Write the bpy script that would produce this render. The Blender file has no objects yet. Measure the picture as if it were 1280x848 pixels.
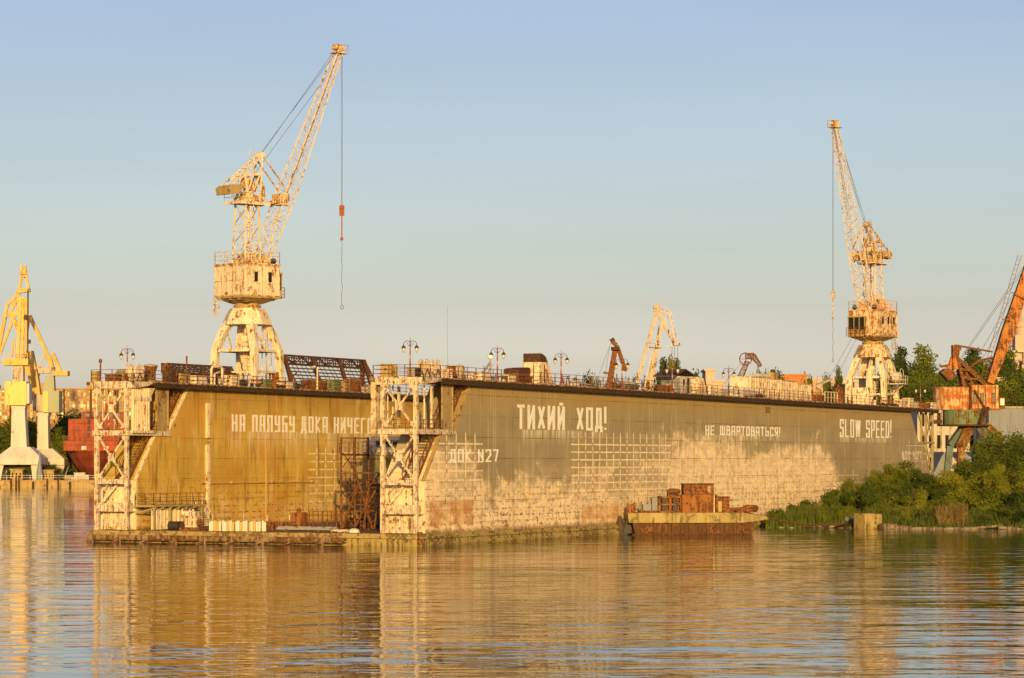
import bpy, math, random
from math import sin, cos, pi, radians, atan2, sqrt, atan
from mathutils import Vector, Matrix
SC = bpy.context.scene
COL = SC.collection
rnd = random.Random(7)

# ------------------------------------------------------------------ surveying helpers
F, HZ, CX, CAMH = 3500.0, 575.0, 640.0, 7.2
TH = atan(1700/3500)
UX = Vector((sin(TH), cos(TH), 0)); VX = Vector((-cos(TH), sin(TH), 0))
D0 = 233.0
ORG = Vector(((521-CX)/F*D0, D0, 0))
RZ = pi/2-TH
def W(u, v, z=0): return ORG+UX*u+VX*v+Vector((0, 0, z))          # dock survey grid -> world
def at(px, py, d): return Vector(((px-CX)/F*d, d, CAMH-(py-HZ)/F*d))
def onv(px, v):                                                   # station along the dock seen at a bearing
    rx = (px-CX)/F; P = ORG+VX*v
    u = (rx*P.y-P.x)/(UX.x-rx*UX.y)
    return u, P.y+UX.y*u
def zat(py, d): return CAMH-(py-HZ)/F*d
def zdeck(u): return 14.1-.0028*u

# ------------------------------------------------------------------ mesh builder
class MB:
    def __init__(s): s.v = []; s.f = []
    def add(s, vs, fs):
        o = len(s.v); s.v += [tuple(a) for a in vs]; s.f += [tuple(i+o for i in f) for f in fs]; return s
    def box(s, x0, x1, y0, y1, z0, z1):
        return s.add([(x0,y0,z0),(x1,y0,z0),(x1,y1,z0),(x0,y1,z0),(x0,y0,z1),(x1,y0,z1),(x1,y1,z1),(x0,y1,z1)],
                     [(3,2,1,0),(4,5,6,7),(0,1,5,4),(1,2,6,5),(2,3,7,6),(3,0,4,7)])
    def hexa(s, b, t):                                            # bottom quad, top quad
        return s.add(list(b)+list(t), [(3,2,1,0),(4,5,6,7),(0,1,5,4),(1,2,6,5),(2,3,7,6),(3,0,4,7)])
    def bar(s, p, q, w=.1, h=None, w2=None):
        h = w if h is None else h
        p = Vector(p); q = Vector(q); d = q-p
        if d.length < 1e-6: return s
        d.normalize()
        up = Vector((0,0,1)) if abs(d.z) < .95 else Vector((1,0,0))
        a = d.cross(up).normalized(); b = a.cross(d)
        k = 1 if w2 is None else w2/w
        vs = []
        for c, m in ((p,1),(q,k)):
            for sa, sb in ((-1,-1),(1,-1),(1,1),(-1,1)): vs.append(c+a*sa*w/2*m+b*sb*h/2*m)
        return s.add(vs, [(3,2,1,0),(4,5,6,7),(0,1,5,4),(1,2,6,5),(2,3,7,6),(3,0,4,7)])
    def tube(s, pts, r, n=6, cap=True):
        pts = [Vector(p) for p in pts]; rs = r if isinstance(r, (list, tuple)) else [r]*len(pts)
        rings = []; prev = None
        for i, p in enumerate(pts):
            d = (pts[min(i+1,len(pts)-1)]-pts[max(i-1,0)])
            if d.length < 1e-9: d = Vector((0,0,1))
            d.normalize()
            if prev is None:
                up = Vector((0,0,1)) if abs(d.z) < .9 else Vector((1,0,0)); a = d.cross(up).normalized()
            else: a = (prev-d*prev.dot(d)).normalized()
            prev = a; b = d.cross(a)
            rings.append([p+(a*cos(2*pi*k/n)+b*sin(2*pi*k/n))*rs[i] for k in range(n)])
        vs = [v for rg in rings for v in rg]; fs = []
        for i in range(len(pts)-1):
            for k in range(n): fs.append((i*n+k, i*n+(k+1)%n, (i+1)*n+(k+1)%n, (i+1)*n+k))
        if cap: fs.append(tuple(range(n-1,-1,-1))); fs.append(tuple((len(pts)-1)*n+k for k in range(n)))
        return s.add(vs, fs)
    def lathe(s, prof, n=16, c=(0,0), rot=0):                     # prof: (r,z)
        vs = []; fs = []
        for r, z in prof:
            for k in range(n): a = 2*pi*k/n+rot; vs.append((c[0]+r*cos(a), c[1]+r*sin(a), z))
        for i in range(len(prof)-1):
            for k in range(n): fs.append((i*n+k, i*n+(k+1)%n, (i+1)*n+(k+1)%n, (i+1)*n+k))
        fs.append(tuple(range(n-1,-1,-1))); fs.append(tuple((len(prof)-1)*n+k for k in range(n)))
        return s.add(vs, fs)
    def prism(s, poly, y0, y1):                                   # polygon in x,z extruded along y
        n = len(poly)
        vs = [(x,y0,z) for x,z in poly]+[(x,y1,z) for x,z in poly]
        return s.add(vs, [tuple(range(n)), tuple(range(2*n-1,n-1,-1))]+[((i+1)%n, i, n+i, n+(i+1)%n) for i in range(n)])
    def prismx(s, poly, x0, x1):                                  # polygon in y,z extruded along x
        n = len(poly)
        vs = [(x0,y,z) for y,z in poly]+[(x1,y,z) for y,z in poly]
        return s.add(vs, [tuple(range(n-1,-1,-1)), tuple(range(n,2*n))]+[(i, (i+1)%n, n+(i+1)%n, n+i) for i in range(n)])
    def hoop(s, c, R, r, axis='y', n=20):
        pts = []
        for k in range(n+1):
            a = 2*pi*k/n
            if axis == 'y': pts.append((c[0]+R*cos(a), c[1], c[2]+R*sin(a)))
            elif axis == 'x': pts.append((c[0], c[1]+R*cos(a), c[2]+R*sin(a)))
            else: pts.append((c[0]+R*cos(a), c[1]+R*sin(a), c[2]))
        return s.tube(pts, r, 5, False)
    def drum(s, c, R, L, axis='y', n=16):
        c = Vector(c); d = {'x':Vector((1,0,0)),'y':Vector((0,1,0)),'z':Vector((0,0,1))}[axis]
        return s.tube([c-d*L/2, c+d*L/2], R, n)
    def rails(s, pts, hgt=1.05, n=3, step=1.6, r=.028, taper=None):
        pts = [Vector(p) for p in pts]
        for a, b in zip(pts, pts[1:]):
            L = (b-a).length; k = max(1, round(L/step))
            for i in range(k+1):
                p = a.lerp(b, i/k); s.bar(p, p+Vector((0,0,hgt)), r*2)
            for j in range(n):
                z = Vector((0,0,hgt*(j+1)/n)); s.bar(a+z, b+z, r*1.5)
        return s
    def truss(s, p, q, w0, h0, w1, h1, n, rc=.06, rb=.035, side=None):
        p = Vector(p); q = Vector(q); d = (q-p).normalized()
        a = (Vector(side) if side else Vector((0,1,0))); a = (a-d*a.dot(d)).normalized(); b = d.cross(a)
        R = []
        for i in range(n+1):
            t = i/n; c = p.lerp(q, t); w = w0+(w1-w0)*t; h = h0+(h1-h0)*t
            R.append([c+a*sa*w/2+b*sb*h/2 for sa, sb in ((-1,-1),(1,-1),(1,1),(-1,1))])
        for k in range(4): s.bar(R[0][k], R[-1][k], rc*2)
        for i in range(n+1):
            for k in range(4): s.bar(R[i][k], R[i][(k+1)%4], rb*2)
            if i < n:
                for k in range(4):
                    if (i+k) % 2: s.bar(R[i][k], R[i+1][(k+1)%4], rb*2)
                    else: s.bar(R[i][(k+1)%4], R[i+1][k], rb*2)
        return s
    def ladder(s, p, q, w=.45, side=(0,1,0), r=.03, step=.35):
        p = Vector(p); q = Vector(q); a = Vector(side)*w/2
        s.bar(p-a, q-a, r*2); s.bar(p+a, q+a, r*2)
        n = int((q-p).length/step)
        for i in range(1, n): c = p.lerp(q, i/n); s.bar(c-a, c+a, r*1.5)
        return s
    def steps(s, p, q, w=.9, side=(0,1,0), n=14, t=.05, dpt=.26, rail=True):
        p = Vector(p); q = Vector(q); a = Vector(side); b = (q-p); b.z = 0; b.normalize()
        for sg in (-1,1): s.bar(p+a*sg*w/2, q+a*sg*w/2, .07, .22)
        for i in range(n):
            c = p.lerp(q, (i+.5)/n)
            e = [c-a*w/2-b*dpt/2, c+a*w/2-b*dpt/2, c+a*w/2+b*dpt/2, c-a*w/2+b*dpt/2]
            z = Vector((0,0,t)); s.hexa(e, [k+z for k in e])
            if rail and i % 3 == 0:
                for sg in (-1,1): s.bar(c+a*sg*w/2, c+a*sg*w/2+Vector((0,0,.95)), .045)
        if rail:
            for sg in (-1,1): s.bar(p+a*sg*w/2+Vector((0,0,.95)), q+a*sg*w/2+Vector((0,0,.95)), .05)
        return s
    def build(s, name, mat, parent=None, smooth=False, loc=None, rotz=0, bevel=0):
        me = bpy.data.meshes.new(name); me.from_pydata(s.v, [], s.f); me.update()
        o = bpy.data.objects.new(name, me); COL.objects.link(o)
        if mat: me.materials.append(mat)
        if smooth:
            for p in me.polygons: p.use_smooth = True
        if parent: o.parent = parent
        if loc is not None: o.location = loc
        if rotz: o.rotation_euler = (0,0,rotz)
        if bevel:
            m = o.modifiers.new('bevel','BEVEL'); m.width = bevel; m.segments = 2; m.limit_method = 'ANGLE'
        return o

def tag(o, label, cat, group=None):
    o['label'] = label; o['category'] = cat
    if group: o['group'] = group
    return o
def thing(name, label, cat, loc=(0,0,0), rotz=0, group=None):
    o = bpy.data.objects.new(name, None); COL.objects.link(o); o.location = loc; o.rotation_euler = (0,0,rotz)
    return tag(o, label, cat, group)
def struct(o): o['kind'] = 'structure'; return o
def dup(root, loc, rotz=0, label=None, group=None, sc=None):
    r = root.copy(); COL.objects.link(r); r.location = loc; r.rotation_euler = (0,0,rotz)
    if label: r['label'] = label
    if group: r['group'] = group
    if sc: r.scale = sc if isinstance(sc, tuple) else (sc,)*3
    for ch in list(root.children):
        c = ch.copy(); COL.objects.link(c); c.parent = r
        for g in list(ch.children):
            d = g.copy(); COL.objects.link(d); d.parent = c
    return r

# ------------------------------------------------------------------ materials
class G:
    """tiny expression helper over a node tree"""
    def __init__(s, name):
        s.m = bpy.data.materials.new(name); s.m.use_nodes = True; s.t = s.m.node_tree
        s.N = s.t.nodes; s.L = s.t.links; s.N.clear()
        s.out = s.N.new('ShaderNodeOutputMaterial'); s.p = s.N.new('ShaderNodeBsdfPrincipled')
        s.L.new(s.p.outputs[0], s.out.inputs[0])
        s.tc = s.N.new('ShaderNodeTexCoord')
    def obj(s): return s.tc.outputs['Object']
    def set(s, inp, v):
        if isinstance(v, bpy.types.NodeSocket): s.L.new(v, inp)
        else: inp.default_value = v
    def m_(s, op, a, b=0.0, c=0.0):
        n = s.N.new('ShaderNodeMath'); n.operation = op; s.set(n.inputs[0], a); s.set(n.inputs[1], b)
        s.set(n.inputs[2], c); return n.outputs[0]
    def mul(s,a,b): return s.m_('MULTIPLY',a,b)
    def add(s,a,b): return s.m_('ADD',a,b)
    def sub(s,a,b): return s.m_('SUBTRACT',a,b)
    def mx(s,a,b): return s.m_('MAXIMUM',a,b)
    def mn(s,a,b): return s.m_('MINIMUM',a,b)
    def ss(s, v, a, b, lo=0.0, hi=1.0):
        n = s.N.new('ShaderNodeMapRange'); n.interpolation_type = 'SMOOTHSTEP'
        s.set(n.inputs[0], v); s.set(n.inputs[1], a); s.set(n.inputs[2], b); s.set(n.inputs[3], lo); s.set(n.inputs[4], hi)
        return n.outputs[0]
    def scale(s, vec, x, y, z):
        n = s.N.new('ShaderNodeVectorMath'); n.operation = 'MULTIPLY'; s.L.new(vec, n.inputs[0]); n.inputs[1].default_value = (x,y,z)
        return n.outputs[0]
    def noise(s, vec, sc=1.0, det=4.0, rough=.55, dist=0.0, off=None):
        if off is not None:
            q = s.N.new('ShaderNodeVectorMath'); q.operation = 'ADD'; s.L.new(vec, q.inputs[0]); q.inputs[1].default_value = off; vec = q.outputs[0]
        n = s.N.new('ShaderNodeTexNoise'); s.L.new(vec, n.inputs['Vector']); n.inputs['Scale'].default_value = sc
        n.inputs['Detail'].default_value = det; n.inputs['Roughness'].default_value = rough; n.inputs['Distortion'].default_value = dist
        return n.outputs[0]
    def xyz(s, vec):
        n = s.N.new('ShaderNodeSeparateXYZ'); s.L.new(vec, n.inputs[0]); return n.outputs[0], n.outputs[1], n.outputs[2]
    def comb(s, x, y, z):
        n = s.N.new('ShaderNodeCombineXYZ'); s.set(n.inputs[0],x); s.set(n.inputs[1],y); s.set(n.inputs[2],z); return n.outputs[0]
    def mix(s, f, a, b, bt='MIX'):
        n = s.N.new('ShaderNodeMix'); n.data_type = 'RGBA'; n.blend_type = bt
        s.set(n.inputs[0], f)
        for i, v in ((6,a),(7,b)):
            if isinstance(v, tuple) and len(v) == 3: v = v+(1,)
            s.set(n.inputs[i], v)
        return n.outputs[2]
    def line(s, v, period, wid, off=0.0):                         # 1 on thin lines at multiples of period
        x = s.m_('FRACT', s.add(s.mul(v, 1/period), off+.5)); d = s.m_('ABSOLUTE', s.sub(x, .5))
        return s.ss(d, wid/period*.5, wid/period, 1.0, 0.0)
    def boxm(s, a, a0, a1, b, b0, b1, e=.15):
        f = s.mul(s.ss(a, a0-e, a0+e), s.ss(a, a1-e, a1+e, 1.0, 0.0))
        return s.mul(f, s.mul(s.ss(b, b0-e, b0+e), s.ss(b, b1-e, b1+e, 1.0, 0.0)))
    def bump(s, hgt, st=.5, dist=.05):
        n = s.N.new('ShaderNodeBump'); n.inputs['Strength'].default_value = st; n.inputs['Distance'].default_value = dist
        s.L.new(hgt, n.inputs['Height']); s.L.new(n.outputs[0], s.p.inputs['Normal'])
    def fin(s, col, rough=.7, metal=0.0, spec=.3):
        if isinstance(col, tuple) and len(col) == 3: col = col+(1,)
        s.set(s.p.inputs['Base Color'], col); s.set(s.p.inputs['Roughness'], rough)
        s.p.inputs['Metallic'].default_value = metal; s.p.inputs['Specular IOR Level'].default_value = spec
        return s.m

def paint(name, base, rust=(.22,.075,.02), amt=.3, sc=1.0, dirt=.35, rough=.6, dark=(.08,.035,.015)):
    g = G(name); o = g.obj()
    n1 = g.noise(o, .9*sc, 6, .62, .3); n2 = g.noise(g.scale(o, 4*sc, 4*sc, .30*sc), 1, 5, .65); n3 = g.noise(o, 5*sc, 3, .6)
    r = g.add(g.mul(n1, .42), g.add(g.mul(n2, .42), g.mul(n3, .16)))
    t = .605-.26*amt
    rm = g.ss(r, t, t+.07)
    d = g.ss(g.noise(g.scale(o, 2*sc, 2*sc, .3*sc), 1, 5, .6, 0, (7,3,1)), .35, .75)
    c = g.mix(g.mul(d, dirt), base, tuple(a*b for a, b in zip(base, (.55,.42,.28))))
    rc = g.mix(g.ss(n3, .35, .65), rust, dark)
    c = g.mix(rm, c, rc)
    g.bump(r, .25, .04)
    return g.fin(c, g.ss(rm, 0, 1, rough, .9))

M = {}
M['cream'] = paint('weathered_cream_paint', (.80,.665,.46), (.42,.17,.05), .33, 1.6, .6)
M['cream_rusty'] = paint('rust_bitten_cream_paint', (.76,.58,.33), (.42,.16,.045), .50, 1.8, .6, .6, (.16,.07,.03))
M['white_steel'] = paint('worn_white_steel', (.72,.61,.43), (.34,.16,.05), .42, 2.4, .75)
M['pale'] = paint('pale_warm_grey_paint', (.62,.56,.46), (.26,.11,.04), .3, 1.0, .5)
M['rust'] = paint('brown_rust', (.17,.075,.03), (.30,.11,.03), .75, 1.2, .5, .9, (.05,.022,.012))
M['rust_dark'] = paint('dark_rust', (.075,.038,.02), (.16,.065,.022), .55, 1.0, .5, .9, (.03,.016,.01))
M['rust_orange'] = paint('orange_rust', (.30,.12,.03), (.17,.06,.02), .5, 1.2, .5, .85, (.08,.03,.015))
M['red_rust'] = paint('rusted_red_cab_paint', (.42,.13,.035), (.66,.47,.24), .50, 1.1, .4, .85, (.55,.36,.16))
M['fascia'] = paint('shadowed_edge_plate', (.055,.032,.016), (.10,.045,.015), .5, 1.0, .5, .9, (.02,.012,.008))  # dark rusty plate with the deck-edge shadow worked into its colour
M['rim_plate'] = paint('rust_chipped_rim', (.52,.36,.2), (.24,.10,.03), .6, 1.5, .5)
M['deck'] = paint('rusty_deck_plate', (.30,.20,.11), (.19,.085,.03), .6, .6, .5, .9)
M['ochre'] = paint('ochre_streaked_plate', (.42,.30,.12), (.28,.12,.03), .35, .8, .6)
M['olive'] = paint('faded_olive_plate', (.36,.30,.15), (.22,.10,.03), .3, .8, .5)
M['green'] = paint('faded_green_paint', (.16,.22,.10), (.22,.08,.02), .45, 1.0, .5)
M['teal'] = paint('faded_teal_paint', (.10,.17,.16), (.24,.09,.02), .45, 1.0, .5)
M['rust_yellow'] = paint('ochre_rust_leg', (.34,.20,.05), (.26,.09,.02), .6, 1.0, .4)
M['yellow'] = paint('crane_yellow_paint', (.72,.45,.11), (.36,.18,.05), .25, .3, .6)
M['yellow_pale'] = paint('pale_yellow_box_paint', (.76,.56,.17), (.45,.32,.1), .15, .3, .4)
M['grey_light'] = paint('light_grey_crane_paint', (.60,.54,.47), (.3,.16,.08), .12, .2, .35)
M['grey_green'] = paint('grey_green_paint', (.34,.35,.24), (.3,.2,.08), .1, .2, .3)
M['white_far'] = paint('offwhite_crane_paint', (.52,.43,.34), (.28,.14,.07), .35, .8, .5)
def platepaint(name, a, b, c3):
    g = G(name); o = g.obj(); x, y, z = g.xyz(o)
    n = g.noise(o, .35, 6, .65); n2 = g.noise(g.scale(o, 1.2, 1.2, .2), 1, 4, .6)
    c = g.mix(g.ss(n,.4,.62), a, b); c = g.mix(g.mul(g.ss(n2,.5,.7),.5), c, c3)
    c = g.mix(g.mul(g.mx(g.line(z, 1.9, .14), g.line(x, 2.7, .12)), g.ss(n,.35,.6)), c, c3)
    g.bump(n, .4, .3); return g.fin(c, .7, 0, .25)
M['ship_red'] = platepaint('red_oxide_hull', (.38,.07,.025), (.27,.065,.028), (.15,.035,.015))
M['ship_dark'] = paint('dark_red_underbody', (.22,.05,.025), (.1,.03,.02), .3, .2, .35)
M['blue_grey'] = paint('blue_grey_sheet', (.22,.24,.27), (.2,.12,.08), .2, .5, .4)
M['dark'] = paint('dark_equipment', (.045,.04,.035), (.12,.05,.02), .4, 1.0, .3)
M['grey_metal'] = paint('grey_deck_gear', (.36,.35,.32), (.25,.12,.05), .3, 1.0, .5)
M['concrete'] = paint('stained_concrete', (.42,.35,.24), (.24,.15,.07), .35, .8, .6, .95, (.15,.10,.06))
M['algae'] = paint('algae_stained_concrete', (.40,.30,.11), (.24,.13,.04), .48, .7, .6, .95, (.10,.09,.03))
M['brick'] = paint('ochre_brick', (.46,.27,.11), (.34,.19,.08), .4, .12, .4, .95, (.3,.18,.1))  # ochre brick with browner patches at random
M['stone'] = paint('pale_stone_facade', (.58,.50,.42), (.45,.36,.28), .25, .15, .4, .95, (.3,.25,.2))
M['pink'] = paint('pink_plaster', (.62,.44,.33), (.5,.36,.26), .2, .15, .3, .95, (.4,.3,.2))
M['roof_orange'] = paint('orange_roof', (.50,.20,.07), (.36,.14,.06), .3, .3, .4, .95)
M['roof_dark'] = paint('dark_roof_sheet', (.10,.06,.05), (.16,.08,.05), .3, .6, .4, .9)
M['barge_side'] = paint('dark_rusty_barge_side', (.11,.055,.022), (.24,.10,.03), .5, 1.2, .5, .9, (.04,.02,.01))
M['rim'] = paint('pale_mossy_rim', (.40,.31,.13), (.22,.14,.05), .45, .9, .6, .95, (.15,.12,.05))
M['rock'] = paint('shore_rock', (.19,.145,.09), (.10,.08,.05), .5, .8, .5, .95, (.08,.07,.045))
M['bark'] = paint('bark', (.10,.07,.045), (.05,.035,.02), .5, 2, .4, .95)
M['wood'] = paint('bleached_driftwood', (.26,.20,.14), (.12,.085,.05), .5, 1.5, .5, .95, (.06,.04,.03))
M['slab_white'] = paint('white_slab', (.72,.66,.55), (.5,.36,.18), .25, 2, .4)
M['slab_yellow'] = paint('yellow_slab', (.62,.42,.12), (.4,.22,.06), .3, 2, .4)
M['orange_block'] = paint('orange_hook_block', (.46,.14,.05), (.2,.08,.03), .3, 2, .3)
M['jib_orange'] = paint('faded_orange_jib_paint', (.50,.19,.045), (.24,.09,.03), .45, .8, .5, .85)
M['salmon'] = paint('salmon_jib_paint', (.72,.36,.22), (.36,.13,.04), .35, .8, .3)
M['lamp_post'] = paint('red_streaked_lamp_post', (.62,.50,.38), (.42,.09,.03), .75, .9, .3)
M['cable'] = paint('steel_rope', (.16,.15,.14), (.12,.08,.05), .3, 2, .3)
def glassmat(name, c, rough=.1):
    g = G(name); n = g.noise(g.obj(), .7, 2)
    return g.fin(g.mix(n, c, tuple(a*.5 for a in c)), rough, 0, .9)
M['glass'] = glassmat('dark_window_glass', (.022,.020,.017), .35); M['glass'].node_tree.nodes['Principled BSDF'].inputs['Specular IOR Level'].default_value = .3
M['void'] = glassmat('unlit_window_opening', (.022,.017,.012), .7); M['void'].node_tree.nodes['Principled BSDF'].inputs['Specular IOR Level'].default_value = .15
M['lamp_glass'] = glassmat('frosted_lamp_glass', (.75,.66,.45), .3)
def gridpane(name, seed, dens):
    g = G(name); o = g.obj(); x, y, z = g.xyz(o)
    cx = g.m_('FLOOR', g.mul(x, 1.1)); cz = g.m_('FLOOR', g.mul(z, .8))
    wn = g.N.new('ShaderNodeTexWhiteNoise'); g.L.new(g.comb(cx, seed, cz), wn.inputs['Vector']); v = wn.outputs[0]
    c = g.mix(g.ss(v, dens-.15, dens+.15), (.20,.125,.05), (.62,.43,.17)); c = g.mix(g.ss(v, .94, .97), c, (1.0,.86,.5))  # gold and near-white cells are low-sun reflections painted into the colour
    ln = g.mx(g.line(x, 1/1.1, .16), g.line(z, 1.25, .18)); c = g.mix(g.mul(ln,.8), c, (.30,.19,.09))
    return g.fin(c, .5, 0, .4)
M['pane_gold'] = gridpane('gold_reflection_pane', 1.0, .45)
M['pane_dark'] = gridpane('sparse_reflection_pane', 2.0, .8)

def hull_mat(name, cu, cl, thr, lattices=(), streaks=(), rects=(), rust_amt=.5, ochre=(.40,.265,.075), blot=0.0, ochre_top=3.0, L=145.0, seam=1.0):
    g = G(name); o = g.obj(); u, v, z = g.xyz(o)
    P = g.comb(u, 0.0, z)
    big = g.noise(g.scale(P, .16, 1, .22), 1, 5, .6, .4)
    stk = g.noise(g.scale(P, 1.3, 1, .12), 1, 5, .65)
    fine = g.noise(g.scale(P,.5,1,1), 3.2, 5, .7)
    med = g.noise(g.scale(P,.5,1,1), .9, 5, .65, .3, (11,0,5))
    # worn-boundary height along the wall
    rp = g.N.new('ShaderNodeValToRGB'); rp.color_ramp.interpolation = 'EASE'
    el = rp.color_ramp.elements; el[0].position = thr[0][0]/L; el[0].color = (thr[0][1]/15,)*3+(1,)
    el[1].position = thr[-1][0]/L; el[1].color = (thr[-1][1]/15,)*3+(1,)
    for a, b in thr[1:-1]: e = el.new(a/L); e.color = (b/15,)*3+(1,)
    g.L.new(g.mul(u, 1/L), rp.inputs[0])
    th = g.mul(rp.outputs[0], 15.0)
    pat = g.noise(g.scale(P, .20, 1, .42), 1, 9, .70, .6, (31,0,7))
    hgt = g.add(g.add(g.mul(g.sub(big,.5), 7.0), g.mul(g.sub(stk,.5), 5.5)), g.mul(g.sub(pat,.5), 10.0))
    lw = g.ss(g.sub(g.add(z, hgt), th), -.7, .8, 1.0, 0.0)       # 1 = worn pale paint
    lwide = g.ss(g.sub(g.add(z, g.add(g.mul(g.sub(med,.5), 7.0), g.mul(g.sub(stk,.5), 4.0))), th), -2.6, 2.2, 1.0, 0.0)
    lw = g.add(g.mul(lw,.60), g.mul(lwide,.40))
    up = g.mix(g.ss(big,.35,.65), cu, tuple(c*1.2 for c in cu))
    up = g.mix(g.mul(g.ss(g.add(z, g.mul(stk,3.0)), 14.5-ochre_top, 15.5), .8), up, ochre)
    low = g.mix(g.ss(med,.3,.7), cl, tuple(c*.78 for c in cl))
    low = g.mix(g.mul(g.ss(fine,.54,.64), .6), low, cu)
    low = g.mix(g.mul(g.ss(g.noise(g.scale(P,1.1,1,.5),1,7,.75,.4,(3,0,44)),.53,.60), .55), low, tuple(a*1.25 for a in cu))
    c = g.mix(lw, up, low)
    # light run-down streaks over the grey paint
    s2 = g.noise(g.scale(P, 3.5, 1, .07), 1, 3, .6, 0, (3,0,2))
    c = g.mix(g.mul(g.ss(s2,.56,.72), .32), c, tuple(min(1,a*1.2) for a in cl))
    c = g.mix(g.mul(g.ss(s2,.27,.42,1.0,0.0), .3), c, tuple(a*.55 for a in cu))
    for (a0,a1,z0,z1) in streaks:                                  # paint runs below the lettering
        fade = g.ss(z, z0, z1); m = g.mul(g.boxm(u,a0,a1,z,z0,z1,.1), g.mul(g.mul(fade,g.mul(fade,fade)), g.mul(g.ss(g.noise(g.scale(P, 2.6, 1, .04), 1, 2, .5), .40, .60), g.ss(big,.3,.6,.4,1.0))))
        c = g.mix(g.mul(m,.75), c, (.78,.68,.5))
    # plate seams
    zl = g.line(z, 1.83, .045); ul = g.line(u, 6.1, .05); sm = g.mx(zl, ul)
    brk = g.ss(g.noise(g.scale(P,.35,1,.5),1,4,.7,0,(5,0,9)), .42, .60)
    c = g.mix(g.mul(g.mul(sm, g.add(g.mul(brk,.75),.15)), .8*seam), c, (.10,.05,.02))
    zl2 = g.line(z, .61, .03, .3); c = g.mix(g.mul(g.mul(zl2, g.ss(med,.5,.62)), .3*seam), c, (.16,.09,.04))
    for (a0,a1,z0,z1,du,dz,st,sol) in lattices:                    # white-primed frame lines
        wob = g.mul(g.sub(fine,.5), .12)
        lv = g.mul(g.line(g.add(u,wob), du, .13), g.boxm(u,a0,a1,z,z0,z1+.5,.15))
        lh = g.mul(g.line(g.add(z,wob), dz, .085), g.boxm(u,a0-.8,a1+.8,z,z0,z1,.1))
        m = g.mx(lv, lh)
        n_ = g.mul(g.ss(g.noise(P, 1.3, 5, .75, 0, (a0,0,z0)), .32, .50), g.ss(z, z0, z0+(z1-z0)*.6, .5, 1.0))
        c = g.mix(g.mul(g.boxm(u,a0,a1,z,z0,z1,.3), g.mul(g.mul(sol, g.ss(pat,.36,.60)), g.ss(z, z0, z0+3.5, .4, 1.0))), c, tuple(a*1.15 for a in cu))
        c = g.mix(g.mul(g.mul(m, n_), st), c, (.88,.72,.46))
        dots = g.mul(g.mul(g.line(u, du, .26), g.line(z, dz, .26)), g.boxm(u,a0,a1,z,z0,z1,.2))
        c = g.mix(g.mul(g.mul(dots,.65), g.ss(g.noise(P,1.1,3,.6,0,(2,0,a0)),.48,.56)), c, (.36,.15,.03))
    # rust: fine speckle growing toward the water, bleeding seams and blotches
    r1 = g.ss(g.add(g.add(g.mul(fine,.55), g.mul(med,.45)), g.ss(z, 7.5, .6, 0.0, .085*rust_amt*2)), .63, .68)
    c = g.mix(g.mul(r1,.85), c, g.mix(fine, (.38,.16,.035), (.12,.05,.02)))
    r2 = g.ss(g.noise(g.scale(P, 1.5, 1, .28), 1, 4, .6, .2, (21,0,3)), .64, .72)
    c = g.mix(g.mul(r2,.5*rust_amt), c, (.40,.20,.05))
    if blot:
        b = g.ss(g.noise(g.scale(P,1,1,.75), .62, 2, .5, 0, (8,0,1)), .69, .74); c = g.mix(g.mul(b,blot), c, (.10,.045,.015))
        b3 = g.ss(g.noise(g.scale(P,1.3,1,.16), .8, 4, .65, .3, (48,0,1)), .52, .68); c = g.mix(g.mul(b3,.8), c, (.25,.12,.025))
        b4 = g.ss(g.noise(g.scale(P,1.1,1,.3), .7, 4, .65, .3, (78,0,1)), .54, .70); c = g.mix(g.mul(b4,.6), c, (.74,.53,.24))
        b2 = g.ss(g.noise(P, .16, 3, .5, .3, (4,0,6)), .50, .66); c = g.mix(g.mul(b2,.5), c, (.50,.22,.03))
    dg = g.mx(g.line(z, .6, .07, .15), g.line(u, .82, .07, .4))
    dd = g.mul(g.mul(dg, g.ss(g.noise(P, 1.9, 4, .7, 0, (61,0,2)), .50, .56)), g.ss(z, 8.0, 2.2, 0.0, 1.0))
    c = g.mix(g.mul(dd,.9), c, (.20,.09,.025))
    drk = g.mul(g.ss(g.noise(g.scale(P, 1.6, 1, .16), 1, 4, .6, .2, (71,0,3)), .62, .70), g.ss(pat,.4,.6))
    c = g.mix(g.mul(drk,.65), c, (.13,.09,.045))
    for (a0,a1,z0,z1,st) in rects:
        bm = g.mul(g.boxm(g.add(u,g.mul(g.sub(fine,.5),1.6)),a0,a1,g.add(z,g.mul(g.sub(med,.5),1.4)),z0,z1,.22), g.ss(med,.32,.5,.3,1.0))
        rn = g.ss(g.add(g.mul(stk,.5),g.mul(med,.5)), .40, .56)
        c = g.mix(g.mul(bm, st), c, g.mix(rn, (.66,.42,.16), (.45,.17,.03)))
    # weed and wet band at the waterline
    c = g.mix(g.ss(g.add(z, g.mul(g.sub(stk,.5),1.2)), 1.0, 1.5, .75, 0.0), c, (.26,.15,.05))
    g.bump(g.add(g.mul(g.noise(g.scale(P,.33,1,.55),1,2,.5),3.0), g.mul(fine,.1)), .35, .10)
    return g.fin(c, .62, 0, .25)

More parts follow.
